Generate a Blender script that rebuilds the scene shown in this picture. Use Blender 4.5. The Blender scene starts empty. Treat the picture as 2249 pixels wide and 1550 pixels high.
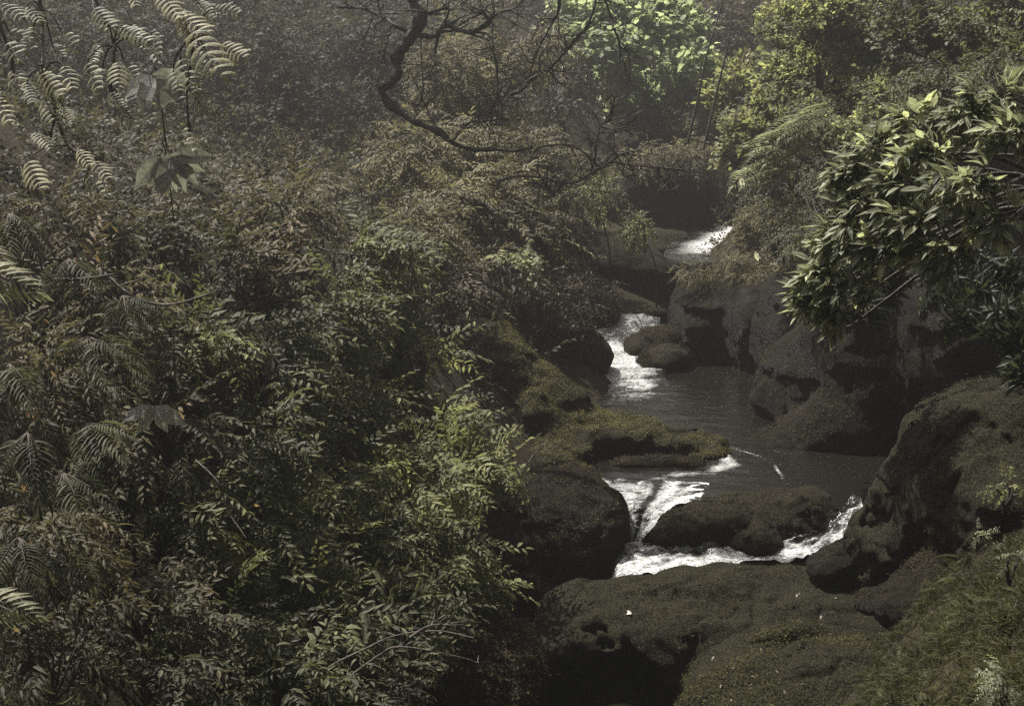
import bpy, math, time
import numpy as np
from mathutils import Vector
T0 = time.time()
D = bpy.data
SC = bpy.context.scene
COL = SC.collection
rng = np.random.default_rng(7)

# ------------------------------------------------------------------ camera model
FPX = 2249 * 50 / 36.0
TILT = math.radians(13.0)
CAM = np.array([0.0, 0.0, 6.5])
FW = np.array([0, math.cos(TILT), -math.sin(TILT)])
UP = np.array([0, math.sin(TILT), math.cos(TILT)])
RT = np.array([1.0, 0, 0])

EL, AZ = math.radians(60), math.radians(-42)      # sun ahead, to the left and high
S = np.array([math.sin(AZ) * math.cos(EL), math.cos(AZ) * math.cos(EL), math.sin(EL)])
LEAFUP = S * 0.5 + np.array([0, -0.5, 0.5])

def P(px, py, d):
    """world point seen in direction (px,py) of the photograph at d metres in front of the camera"""
    return CAM + d * (FW + (px - 1124.5) / FPX * RT + (775 - py) / FPX * UP)

def PZ(px, py, z):
    r = FW + (px - 1124.5) / FPX * RT + (775 - py) / FPX * UP
    return CAM + r * ((z - CAM[2]) / r[2])

# ------------------------------------------------------------------ noise
def _hash(ix, iy, iz, seed):
    h = (ix.astype(np.int64) * 374761393 + iy.astype(np.int64) * 668265263 + iz.astype(np.int64) * 2147483647 + seed * 1274126177) & 0xFFFFFFFF
    h = ((h ^ (h >> 13)) * 1274126177) & 0xFFFFFFFF
    h = ((h ^ (h >> 16)) * 2246822519) & 0xFFFFFFFF
    h = h ^ (h >> 13)
    return (h & 0xFFFFFF).astype(np.float32) / float(0xFFFFFF)

def vnoise(p, seed=0):
    p = np.asarray(p, dtype=np.float64)
    i = np.floor(p).astype(np.int64); f = p - i
    u = f * f * (3 - 2 * f)
    x, y, z = i[..., 0], i[..., 1], i[..., 2]
    r = 0
    for dx in (0, 1):
        wx = u[..., 0] if dx else 1 - u[..., 0]
        for dy in (0, 1):
            wy = u[..., 1] if dy else 1 - u[..., 1]
            for dz in (0, 1):
                wz = u[..., 2] if dz else 1 - u[..., 2]
                r = r + wx * wy * wz * _hash(x + dx, y + dy, z + dz, seed)
    return r

def fbm(p, octv=4, seed=0, gain=0.5):
    """roughly -1..1"""
    p = np.asarray(p, dtype=np.float64)
    a, s, t = 1.0, 0.0, 0.0
    for k in range(octv):
        s = s + a * (vnoise(p * (2.03 ** k) + 17.3 * k, seed + k) * 2 - 1); t += a; a *= gain
    return s / t * 1.5

# ------------------------------------------------------------------ mesh builder
class MB:
    def __init__(s):
        s.V, s.F, s.T, s.n = [], [], [], 0
    def add(s, V, F, T=None):
        V = np.asarray(V, dtype=np.float64).reshape(-1, 3)
        if len(V) == 0: return s
        s.V.append(V); s.F.append(np.asarray(F, dtype=np.int64) + s.n)
        s.T.append(np.full(len(V), 0.5) if T is None else np.broadcast_to(np.asarray(T, dtype=np.float64), (len(V),)))
        s.n += len(V)
        return s
    def build(s, name, mat, parent=None, smooth=False, loc=None, extra=None):
        V = np.concatenate(s.V); T = np.concatenate(s.T)
        org = np.array(parent.location) if parent is not None else (np.array(loc) if loc is not None else np.zeros(3))
        if parent is not None and parent.parent is not None:
            org = org + np.array(parent.parent.location)
        V = V - org
        me = D.meshes.new(name)
        me.vertices.add(len(V)); me.vertices.foreach_set('co', V.astype(np.float32).ravel())
        idx = np.concatenate([f.ravel() for f in s.F])
        tot = np.concatenate([np.full(len(f), f.shape[1]) for f in s.F])
        st = np.concatenate([[0], np.cumsum(tot)[:-1]])
        me.loops.add(len(idx)); me.loops.foreach_set('vertex_index', idx.astype(np.int32))
        me.polygons.add(len(tot)); me.polygons.foreach_set('loop_start', st.astype(np.int32))
        me.update(calc_edges=True)
        if smooth: me.polygons.foreach_set('use_smooth', np.ones(len(tot), dtype=bool))
        else: me.polygons.foreach_set('use_smooth', np.zeros(len(tot), dtype=bool))
        at = me.attributes.new('tint', 'FLOAT', 'POINT'); at.data.foreach_set('value', T.astype(np.float32))
        if extra:
            for k, v in extra.items():
                a = me.attributes.new(k, 'FLOAT', 'POINT'); a.data.foreach_set('value', np.asarray(v, dtype=np.float32))
        me.materials.append(mat)
        o = D.objects.new(name, me); COL.objects.link(o)
        if parent is not None: o.parent = parent
        else: o.location = org
        return o

def tag(o, label=None, cat=None, group=None, kind=None):
    if label: o['label'] = label
    if cat: o['category'] = cat
    if group: o['group'] = group
    if kind: o['kind'] = kind
    return o

def thing(name, loc, label, cat, group=None):
    o = D.objects.new(name, None); COL.objects.link(o); o.location = [float(v) for v in loc]
    o.empty_display_size = 0.2
    return tag(o, label, cat, group)

def catmull(pts, n):
    pts = np.asarray(pts, dtype=np.float64)
    if len(pts) < 3:
        t = np.linspace(0, 1, n)[:, None]
        return pts[0] * (1 - t) + pts[-1] * t
    q = np.vstack([2 * pts[0] - pts[1], pts, 2 * pts[-1] - pts[-2]])
    u = np.linspace(0, len(pts) - 1 - 1e-9, n); i = u.astype(int); t = (u - i)[:, None]
    a, b, c, e = q[i], q[i + 1], q[i + 2], q[i + 3]
    return 0.5 * (2 * b + (c - a) * t + (2 * a - 5 * b + 4 * c - e) * t ** 2 + (3 * b - a - 3 * c + e) * t ** 3)

def tube(mb, pts, r0, r1, seg=6, wob=0.0, seed=0, tint=0.5):
    pts = np.asarray(pts, dtype=np.float64); n = len(pts)
    tg = np.gradient(pts, axis=0); tg /= np.linalg.norm(tg, axis=1, keepdims=True) + 1e-9
    ref = np.array([0.3, 0.5, 0.81])
    x = np.cross(tg, ref); x /= np.linalg.norm(x, axis=1, keepdims=True) + 1e-9
    y = np.cross(tg, x)
    R = np.linspace(r0, r1, n)
    if wob: R = R * (1 + wob * fbm(pts * 7.0, 2, seed))
    a = np.arange(seg) * 2 * math.pi / seg
    V = pts[:, None, :] + R[:, None, None] * (np.cos(a)[None, :, None] * x[:, None, :] + np.sin(a)[None, :, None] * y[:, None, :])
    if wob: V = V + (fbm(V.reshape(-1, 3) * 9, 2, seed + 5).reshape(n, seg)[..., None]) * wob * 0.5 * R[:, None, None] * tg[:, None, ::-1]
    i = np.arange(n - 1)[:, None] * seg; j = np.arange(seg)[None, :]; k = (np.arange(seg) + 1) % seg
    F = np.stack([i + j, i + k[None, :], i + seg + k[None, :], i + seg + j], -1).reshape(-1, 4)
    mb.add(V.reshape(-1, 3), F, tint)
    # end cap
    mb.add(V[-1], np.array([[q for q in range(seg)]]), tint)

# ------------------------------------------------------------------ materials
def newmat(name):
    m = D.materials.new(name); m.use_nodes = True
    nt = m.node_tree; nt.nodes.clear()
    return m, nt, nt.nodes, nt.links

def ramp(N, cols, pos=None):
    r = N.new('ShaderNodeValToRGB'); cr = r.color_ramp
    n = len(cols); pos = pos or [i / (n - 1) for i in range(n)]
    while len(cr.elements) < n: cr.elements.new(0.5)
    for e, c, p in zip(cr.elements, cols, pos):
        e.position = p; e.color = (*c, 1)
    return r

def leafmat(name, cols, transl=0.35, rough=0.52, spec=0.38, tgain=1.6):
    m, nt, N, L = newmat(name)
    out = N.new('ShaderNodeOutputMaterial')
    at = N.new('ShaderNodeAttribute'); at.attribute_name = 'tint'
    r = ramp(N, cols); L.new(at.outputs['Fac'], r.inputs['Fac'])
    geo = N.new('ShaderNodeNewGeometry')
    nz = N.new('ShaderNodeTexNoise'); nz.inputs['Scale'].default_value = 38; nz.inputs['Detail'].default_value = 2
    L.new(geo.outputs['Position'], nz.inputs['Vector'])
    mul = N.new('ShaderNodeMix'); mul.data_type = 'RGBA'; mul.blend_type = 'MULTIPLY'; mul.inputs[0].default_value = 0.55
    rr = ramp(N, [(0.45, 0.42, 0.4), (1.25, 1.25, 1.2)], [0.3, 0.7]); L.new(nz.outputs['Fac'], rr.inputs['Fac'])
    L.new(r.outputs['Color'], mul.inputs[6]); L.new(rr.outputs['Color'], mul.inputs[7])
    b = N.new('ShaderNodeBsdfPrincipled'); b.inputs['Roughness'].default_value = rough
    b.inputs['Specular IOR Level'].default_value = spec
    L.new(mul.outputs[2], b.inputs['Base Color'])
    t = N.new('ShaderNodeBsdfTranslucent')
    tc = N.new('ShaderNodeMix'); tc.data_type = 'RGBA'; tc.blend_type = 'MULTIPLY'; tc.inputs[0].default_value = 1
    tc.inputs[7].default_value = (tgain * 1.0, tgain * 1.03, tgain * 0.78, 1); L.new(mul.outputs[2], tc.inputs[6])
    L.new(tc.outputs[2], t.inputs['Color'])
    mx = N.new('ShaderNodeMixShader'); mx.inputs[0].default_value = transl
    L.new(b.outputs[0], mx.inputs[1]); L.new(t.outputs[0], mx.inputs[2]); L.new(mx.outputs[0], out.inputs[0])
    return m

def barkmat(name, a, b_, rough=0.85, scale=30):
    m, nt, N, L = newmat(name)
    out = N.new('ShaderNodeOutputMaterial'); b = N.new('ShaderNodeBsdfPrincipled'); b.inputs['Roughness'].default_value = rough
    b.inputs['Specular IOR Level'].default_value = 0.25
    geo = N.new('ShaderNodeNewGeometry')
    nz = N.new('ShaderNodeTexNoise'); nz.inputs['Scale'].default_value = scale; nz.inputs['Detail'].default_value = 5
    L.new(geo.outputs['Position'], nz.inputs['Vector'])
    r = ramp(N, [a, b_], [0.35, 0.7]); L.new(nz.outputs['Fac'], r.inputs['Fac']); L.new(r.outputs['Color'], b.inputs['Base Color'])
    bp = N.new('ShaderNodeBump'); bp.inputs['Strength'].default_value = 0.8; bp.inputs['Distance'].default_value = 0.02
    L.new(nz.outputs['Fac'], bp.inputs['Height']); L.new(bp.outputs[0], b.inputs['Normal'])
    L.new(b.outputs[0], out.inputs[0])
    return m

def rockmat(name, dark, light, moss, moss2, mossy=0.5, rough=0.7, bump=1.0):
    """wet bedrock with moss in patches on the upward faces, flecked with painted highlights"""
    m, nt, N, L = newmat(name)
    out = N.new('ShaderNodeOutputMaterial'); b = N.new('ShaderNodeBsdfPrincipled')
    geo = N.new('ShaderNodeNewGeometry')
    def noise(scale, det, rgh=0.6):
        n = N.new('ShaderNodeTexNoise'); n.inputs['Scale'].default_value = scale; n.inputs['Detail'].default_value = det
        n.inputs['Roughness'].default_value = rgh; L.new(geo.outputs['Position'], n.inputs['Vector']); return n
    n1 = noise(2.2, 8); n2 = noise(14, 6); n3 = noise(55, 4, 0.7); n4 = noise(0.9, 4)
    rc = ramp(N, [dark, light], [0.35, 0.72]); L.new(n2.outputs['Fac'], rc.inputs['Fac'])
    mc = ramp(N, [tuple(v * .45 for v in moss), moss, moss2, tuple(v * 2.6 for v in moss2)], [0.35, 0.45, 0.56, 0.70]); L.new(n3.outputs['Fac'], mc.inputs['Fac'])  # brightest stop paints small highlights as specks in the moss colour
    sx = N.new('ShaderNodeSeparateXYZ'); L.new(geo.outputs['Normal'], sx.inputs[0])
    ma = N.new('ShaderNodeMath'); ma.operation = 'MULTIPLY_ADD'; ma.inputs[1].default_value = 0.35; L.new(sx.outputs['Z'], ma.inputs[0]); L.new(n1.outputs['Fac'], ma.inputs[2])
    mb_ = N.new('ShaderNodeMath'); mb_.operation = 'MULTIPLY_ADD'; mb_.inputs[1].default_value = 0.8; L.new(n4.outputs['Fac'], mb_.inputs[0]); L.new(ma.outputs[0], mb_.inputs[2])
    t = 1.33 - mossy
    mr = N.new('ShaderNodeMapRange'); mr.inputs['From Min'].default_value = t - 0.12; mr.inputs['From Max'].default_value = t + 0.12
    L.new(mb_.outputs[0], mr.inputs['Value'])
    mx = N.new('ShaderNodeMix'); mx.data_type = 'RGBA'; L.new(mr.outputs[0], mx.inputs[0]); L.new(rc.outputs['Color'], mx.inputs[6]); L.new(mc.outputs['Color'], mx.inputs[7])
    L.new(mx.outputs[2], b.inputs['Base Color'])
    rg = N.new('ShaderNodeMapRange'); rg.inputs['To Min'].default_value = rough - 0.35; rg.inputs['To Max'].default_value = 0.95
    L.new(mr.outputs[0], rg.inputs['Value']); L.new(rg.outputs[0], b.inputs['Roughness'])
    b.inputs['Specular IOR Level'].default_value = 0.12
    b1 = N.new('ShaderNodeBump'); b1.inputs['Strength'].default_value = 0.9 * bump; b1.inputs['Distance'].default_value = 0.06
    L.new(n2.outputs['Fac'], b1.inputs['Height'])
    b2 = N.new('ShaderNodeBump'); b2.inputs['Strength'].default_value = 1.0; b2.inputs['Distance'].default_value = 0.03 * bump
    L.new(n3.outputs['Fac'], b2.inputs['Height']); L.new(b1.outputs[0], b2.inputs['Normal']); L.new(b2.outputs[0], b.inputs['Normal'])
    L.new(b.outputs[0], out.inputs[0])
    return m

M = {}
def pal(*c): return [tuple(v) for v in c]
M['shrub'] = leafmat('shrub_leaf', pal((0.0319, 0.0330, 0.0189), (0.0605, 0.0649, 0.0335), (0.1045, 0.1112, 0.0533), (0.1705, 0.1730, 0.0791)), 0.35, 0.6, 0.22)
M['shrub_bright'] = leafmat('shrub_leaf_bright', pal((0.0430, 0.0470, 0.0260), (0.0880, 0.0949, 0.0483), (0.1535, 0.1648, 0.0761), (0.2404, 0.2442, 0.1161)), 0.42, 0.6, 0.22)  # lighter copy of the shrub leaf, sunlight put into its colour
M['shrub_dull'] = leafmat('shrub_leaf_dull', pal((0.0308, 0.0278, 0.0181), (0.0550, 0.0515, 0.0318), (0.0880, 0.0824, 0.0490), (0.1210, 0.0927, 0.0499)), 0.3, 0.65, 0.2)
M['olive'] = leafmat('olive_leaf', pal((0.046, 0.041, 0.026), (0.088, 0.079, 0.048), (0.155, 0.142, 0.085), (0.24, 0.215, 0.125)), 0.35, 0.65, 0.2)
M['frond'] = leafmat('frond_leaf', pal((0.06, 0.064, 0.042), (0.12, 0.125, 0.08), (0.22, 0.22, 0.135), (0.36, 0.33, 0.19)), 0.45, 0.55, 0.3)
M['fern'] = leafmat('fern_leaf', pal((0.03, 0.033, 0.02), (0.055, 0.058, 0.033), (0.09, 0.09, 0.044), (0.17, 0.125, 0.055)), 0.35, 0.65, 0.2)
M['lime'] = leafmat('lime_leaf', pal((0.0910, 0.1046, 0.0689), (0.1544, 0.1771, 0.1138), (0.2447, 0.2773, 0.1774), (0.3438, 0.3830, 0.2520)), 0.5, 0.6, 0.2)
M['yellowgreen'] = leafmat('yellowgreen_leaf', pal((0.0491, 0.0538, 0.0351), (0.0975, 0.1053, 0.0632), (0.1695, 0.1812, 0.0993), (0.2775, 0.2853, 0.1371)), 0.58, 0.6, 0.22)
M['laurel'] = leafmat('laurel_leaf', pal((0.0708, 0.0773, 0.0540), (0.1546, 0.1649, 0.1134), (0.2640, 0.2769, 0.1932), (0.4250, 0.4444, 0.2705)), 0.36, 0.6, 0.2)
M['laurel_shaded'] = leafmat('laurel_leaf_shaded', pal((0.025, 0.028, 0.017), (0.04, 0.045, 0.025), (0.06, 0.066, 0.036)), 0.25, 0.55, 0.25)  # darker laurel copy, the shade under the big shrub painted into the leaves
M['grey_leaf'] = leafmat('grey_leaf', pal((0.15, 0.15, 0.135), (0.22, 0.22, 0.20), (0.29, 0.29, 0.265)), 0.3, 0.6, 0.2)
M['pale_fern'] = leafmat('pale_fern', pal((0.12, 0.13, 0.09), (0.2, 0.21, 0.14), (0.3, 0.31, 0.21)), 0.4, 0.6, 0.2)
M['rust'] = leafmat('rust_leaf', pal((0.032, 0.027, 0.021), (0.066, 0.055, 0.041), (0.11, 0.094, 0.068), (0.15, 0.13, 0.085)), 0.3, 0.65, 0.2)
M['wood_far'] = leafmat('far_leaf', pal((0.022, 0.020, 0.016), (0.038, 0.035, 0.027), (0.060, 0.056, 0.041), (0.085, 0.078, 0.052)), 0.35, 0.65, 0.15)
M['grass'] = leafmat('grass_blade', pal((0.016, 0.018, 0.009), (0.03, 0.034, 0.015), (0.05, 0.054, 0.022), (0.085, 0.08, 0.036)), 0.35, 0.65, 0.15)
M['moss'] = leafmat('moss_tuft', pal((0.016, 0.013, 0.008), (0.030, 0.024, 0.014), (0.052, 0.042, 0.022), (0.10, 0.08, 0.045)), 0.25, 0.75, 0.15)
M['moss_green'] = leafmat('moss_tuft_green', pal((0.012, 0.0105, 0.006), (0.026, 0.023, 0.013), (0.050, 0.044, 0.024), (0.11, 0.093, 0.056)), 0.25, 0.75, 0.15)
M['moss_soft'] = leafmat('moss_tuft_soft', pal((0.016, 0.0155, 0.008), (0.036, 0.035, 0.016), (0.068, 0.066, 0.026), (0.12, 0.112, 0.045)), 0.3, 0.75, 0.15)
M['moss_sunlit'] = leafmat('moss_tuft_sunlit', pal((0.035, 0.032, 0.014), (0.075, 0.07, 0.027), (0.14, 0.13, 0.045), (0.20, 0.185, 0.065)), 0.3, 0.7, 0.2)  # lighter moss copy that carries sunlight in its colour
M['tan_leaf'] = leafmat('tan_leaf', pal((0.10, 0.08, 0.06), (0.20, 0.17, 0.13), (0.36, 0.33, 0.27)), 0.2, 0.6, 0.2)
M['dead_leaf'] = leafmat('dead_leaf', pal((0.0880, 0.0495, 0.0240), (0.1650, 0.1045, 0.0540), (0.2310, 0.1650, 0.0900)), 0.35, 0.6, 0.2)
M['pale_leaf'] = leafmat('pale_leaf', pal((0.55, 0.53, 0.46), (0.7, 0.68, 0.6)), 0.25, 0.5)
M['bark'] = barkmat('bark', (0.018, 0.015, 0.012), (0.055, 0.047, 0.038))
M['twig'] = barkmat('twig', (0.05, 0.042, 0.034), (0.13, 0.115, 0.095))
M['stem'] = barkmat('stem', (0.03, 0.025, 0.02), (0.08, 0.068, 0.055))
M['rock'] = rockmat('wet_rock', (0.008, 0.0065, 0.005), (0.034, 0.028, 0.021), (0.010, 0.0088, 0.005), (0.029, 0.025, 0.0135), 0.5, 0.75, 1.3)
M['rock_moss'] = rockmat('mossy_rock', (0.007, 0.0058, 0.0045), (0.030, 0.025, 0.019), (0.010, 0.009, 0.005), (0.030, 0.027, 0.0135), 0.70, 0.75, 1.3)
M['rock_dark'] = rockmat('dark_rock', (0.005, 0.004, 0.0032), (0.017, 0.014, 0.011), (0.007, 0.006, 0.0035), (0.018, 0.015, 0.008), 0.35, 0.7, 1.3)  # colour lowered so the shade on the rock walls is painted in
M['soil'] = rockmat('soil', (0.010, 0.008, 0.006), (0.04, 0.031, 0.022), (0.015, 0.013, 0.007), (0.038, 0.031, 0.016), 0.45, 0.9)

# ------------------------------------------------------------------ leaf shapes
def leaf(L=1.0, W=0.3, droop=0.25, fold=0.25, simple=False):
    if simple:
        V = np.array([[0, 0, 0], [-W / 2, 0.45 * L, fold * W - droop * L * 0.2], [W / 2, 0.45 * L, fold * W - droop * L * 0.2], [0, L, -droop * L]])
        F = np.array([[0, 2, 1], [1, 2, 3]])
        return V, F
    rows = [(0.0, 0.0), (0.28, 0.85), (0.62, 0.9), (1.0, 0.0)]
    V = [[0, 0, 0]]
    for t, w in rows[1:3]:
        z = -droop * L * t * t
        V += [[-w * W / 2, t * L, z + fold * w * W / 2], [0, t * L, z], [w * W / 2, t * L, z + fold * w * W / 2]]
    V += [[0, L, -droop * L]]
    F = [[0, 2, 1], [0, 3, 2], [1, 2, 5], [1, 5, 4], [2, 3, 6], [2, 6, 5], [4, 5, 7], [5, 6, 7]]
    return np.array(V), np.array(F)

def frame(axis, up):
    y = axis / (np.linalg.norm(axis, axis=-1, keepdims=True) + 1e-9)
    x = np.cross(y, up); x /= np.linalg.norm(x, axis=-1, keepdims=True) + 1e-9
    z = np.cross(x, y)
    return x, y, z

class Tpl:
    def __init__(s): s.V, s.F, s.T, s.n = [], [], [], 0
    def put(s, V, F, pos, axis, up, sc, t):
        x, y, z = frame(np.asarray(axis, float), np.asarray(up, float))
        W = np.asarray(pos) + sc * (V[:, :1] * x + V[:, 1:2] * y + V[:, 2:] * z)
        s.V.append(W); s.F.append(F + s.n); s.T.append(np.full(len(W), t)); s.n += len(W)
    def done(s):
        s.V = np.concatenate(s.V); s.F = np.concatenate(s.F); s.T = np.concatenate(s.T); return s

def tpl_spray(r, n=13, ll=0.24, lw=0.36, ang=55, sag=0.25, simple=False, ldroop=0.3):
    """twig of unit length along +Y with alternate leaves"""
    T = Tpl(); LV, LF = leaf(1, lw, ldroop, 0.3, simple)
    for i in range(n):
        t = 0.12 + 0.88 * i / (n - 1)
        side = 1 if i % 2 else -1
        a = math.radians(ang * (1 - 0.75 * (t > 0.97)) + r.normal() * 12)
        ax = np.array([side * math.sin(a), math.cos(a), -0.5 * sag * t * 2 + r.normal() * 0.2])
        up = np.array([r.normal() * 0.35, r.normal() * 0.3, 1])
        T.put(LV, LF, (r.normal() * 0.02, t * 0.92, -sag * t * t), ax, up, ll * (1.1 - 0.4 * t) * r.uniform(0.75, 1.2), r.normal() * 0.16)
    # the twig itself, a thin three-sided stem
    return T.done()

def tpl_frond(r, n=9, ll=0.34, lw=0.26, sag=0.35, arch=0.9, simple=False):
    """pinnate frond, unit length along +Y; leaflets in pairs arching down"""
    T = Tpl()
    for i in range(n):
        t = 0.1 + 0.88 * i / (n - 1)
        l = ll * (0.55 + 0.9 * math.sin(math.pi * min(1, 0.25 + 0.72 * t)) ** 1.0) * 0.8
        for side in (-1, 1):
            a = math.radians(72 - 35 * t * t + r.normal() * 4)
            LV, LF = leaf(1, lw, arch * r.uniform(0.8, 1.15), 0.3, simple)
            ax = np.array([side * math.sin(a), math.cos(a), 0.15 - sag * t])
            T.put(LV, LF, (0, t, -sag * t * t), ax, (side * 0.1, -0.25, 1), l * r.uniform(0.92, 1.08), r.normal() * 0.1)
    LV, LF = leaf(1, lw, 0.4, 0.3, simple)
    T.put(LV, LF, (0, 1, -sag), (0, 1, -sag * 1.6), (0, 0, 1), ll * 0.8, 0)
    return T.done()

def tpl_hang(r, n=6, ll=0.30, lw=0.040):
    """frond hanging along +Y, leaflets bowed out and down like ribs"""
    T = Tpl()
    for i in range(n):
        t = 0.04 + 0.86 * i / (n - 1)
        l = ll * (0.5 + 0.75 * math.sin(math.pi * min(1, 0.15 + 0.8 * t)))
        for side in (-1, 1):
            m = 6; ph = np.radians(np.linspace(4 + r.normal() * 9 + 12 * t, 68 + r.normal() * 12, m)) ; st = l * r.uniform(.68, 1.15) / (m - 1)
            if r.random() < .07: continue
            q = np.zeros((m, 3))
            for k in range(1, m):
                a = ph[k - 1]; q[k] = q[k - 1] + st * np.array([side * math.cos(a), math.sin(a), -0.12 - 0.25 * k / m])
            w = lw * np.array([.35, .95, 1.1, .95, .6, .0])
            V = []
            for k in range(m):
                a = ph[min(k, m - 2)]; nx = np.array([-side * math.sin(a), math.cos(a), 0.35])
                V += [q[k] - nx * w[k], q[k] + np.array([0, 0, .25 * w[k]]), q[k] + nx * w[k]]
            F = []
            for k in range(m - 1):
                for j in (0, 1):
                    A, B, C, E_ = 3 * k + j, 3 * k + j + 1, 3 * k + j + 4, 3 * k + j + 3
                    F += [[A, B, C], [A, C, E_]]
            T.V.append(np.array(V) + np.array([0, t, -.1 * t * t])); T.F.append(np.array(F) + T.n); T.T.append(np.full(len(V), r.normal() * .12)); T.n += len(V)
    LV, LF = leaf(1, .3, 0.2, 0.3)
    T.put(LV, LF, (0, .9, -.1), (0, 1, -.3), (0, 0, 1), ll * 0.7, 0)
    return T.done()

def tpl_whorl(r, n=8, lw=0.21):
    T = Tpl()
    for i in range(n):
        a = 2 * math.pi * (i + r.uniform(-0.25, 0.25)) / n
        out = r.uniform(0.7, 1.1)
        LV, LF = leaf(1, lw * r.uniform(0.85, 1.15), r.uniform(0.2, 0.65), 0.35)
        ax = np.array([math.sin(a) * out, r.uniform(0.3, 0.9), math.cos(a) * out])
        up = np.array([-math.sin(a) * 0.3, 1, -math.cos(a) * 0.3])
        T.put(LV, LF, (0, r.uniform(-0.15, 0.05), 0), ax, up, r.uniform(0.75, 1.1), r.normal() * 0.18)
    return T.done()

def tpl_long(r, n=8, lw=0.31):
    """shoot ending in a loose whorl of broad pointed leaves"""
    T = Tpl()
    for i in range(n):
        t = i / (n - 1); a = i * 2.4 + r.normal() * .4; o = 1.0 - .55 * t
        LV, LF = leaf(1, lw * r.uniform(.8, 1.2), r.uniform(.12, .5), .28)
        ax = np.array([math.sin(a) * o, .4 + .6 * t, math.cos(a) * o * .5 - .22])
        T.put(LV, LF, (0, .15 + .3 * t, -.04 * t), ax, (r.normal() * .3, -.2, 1), r.uniform(.5, .85), r.normal() * .2)
    return T.done()

def tpl_round(r, n=8, lw=0.75, ll=0.4):
    T = Tpl()
    for i in range(n):
        LV, LF = leaf(1, lw, 0.25, 0.2)
        t = i / n
        ax = np.array([r.normal(), r.normal() * 0.5 + 0.3, r.normal() * 0.3 - 0.15])
        T.put(LV, LF, (r.normal() * 0.2, t * 0.9, r.normal() * 0.12 - 0.2 * t * t), ax, (r.normal() * 0.3, r.normal() * 0.3, 1), ll * r.uniform(0.7, 1.2), r.normal() * 0.2)
    return T.done()

def tpl_tuft(r, n=7, w=0.09, spread=0.6):
    T = Tpl()
    for i in range(n):
        a = r.uniform(0, 2 * math.pi); s = r.uniform(0.2, 1) * spread
        LV, LF = leaf(1, w, r.uniform(0.2, 0.7), 0.1, True)
        T.put(LV, LF, (r.normal() * 0.08, 0, r.normal() * 0.08), (math.sin(a) * s, 1, math.cos(a) * s), (-math.sin(a), 0.2, -math.cos(a)), r.uniform(0.6, 1.1), r.normal() * 0.2)
    return T.done()

def tpl_palm(r, n=6):
    T = Tpl()
    for i in range(n):
        a = math.radians(-75 + 150 * i / (n - 1)) + r.normal() * 0.14
        LV, LF = leaf(1, 0.46, 0.3, 0.12)
        T.put(LV, LF, (0, 0, 0), (math.sin(a), math.cos(a), r.normal() * 0.12), (r.normal() * 0.2, r.normal() * 0.2, 1), r.uniform(0.8, 1.1), r.normal() * 0.1)
    return T.done()

r0 = np.random.default_rng(11)
TP = {
    'spray': [tpl_spray(r0) for _ in range(4)],
    'spray_s': [tpl_spray(r0, 11, 0.25, 0.42, 55, 0.3, True) for _ in range(4)],
    'long': [tpl_spray(r0, 15, 0.26, 0.24, 48, 0.5, False, 0.4) for _ in range(4)],
    'long_s': [tpl_spray(r0, 15, 0.22, 0.30, 50, 0.55, True, 0.4) for _ in range(4)],
    'frond': [tpl_frond(r0) for _ in range(4)],
    'fern': [tpl_frond(r0, 14, 0.3, 0.2, 0.55, 0.55) for _ in range(4)],
    'fern_s': [tpl_frond(r0, 12, 0.3, 0.24, 0.35, 0.35, True) for _ in range(4)],
    'hang': [tpl_hang(r0, n) for n in (5, 6, 7, 6, 8)],
    'lshoot': [tpl_long(r0, n) for n in (6, 7, 8, 9)],
    'whorl': [tpl_whorl(r0, n) for n in (7, 8, 9, 7)],
    'round': [tpl_round(r0) for _ in range(4)],
    'round_s': [tpl_round(r0, 9, 0.8, 0.34) for _ in range(4)],
    'tuft': [tpl_tuft(r0) for _ in range(4)],
    'moss': [tpl_tuft(r0, 5, 0.45, 1.5) for _ in range(4)],
    'palm': [tpl_palm(r0, n) for n in (4, 5, 4)],
}

def place(mb, kind, pos, axis, up, scale, tint, r):
    """copies of a leaf-spray shape at K places, all in one mesh"""
    K = len(pos)
    if K == 0: return
    tps = TP[kind]; which = r.integers(0, len(tps), K)
    x, y, z = frame(np.asarray(axis, float), np.asarray(up, float))
    for w, tp in enumerate(tps):
        k = np.nonzero(which == w)[0]
        if len(k) == 0: continue
        V = pos[k][:, None, :] + scale[k][:, None, None] * (tp.V[None, :, 0:1] * x[k][:, None, :] + tp.V[None, :, 1:2] * y[k][:, None, :] + tp.V[None, :, 2:3] * z[k][:, None, :])
        n = len(tp.V)
        F = (tp.F[None] + (np.arange(len(k)) * n)[:, None, None]).reshape(-1, 3)
        T = np.clip(tp.T[None] + tint[k][:, None], 0, 1)
        mb.add(V.reshape(-1, 3), F, T.ravel())

def unit(v): return v / (np.linalg.norm(v, axis=-1, keepdims=True) + 1e-9)

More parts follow.
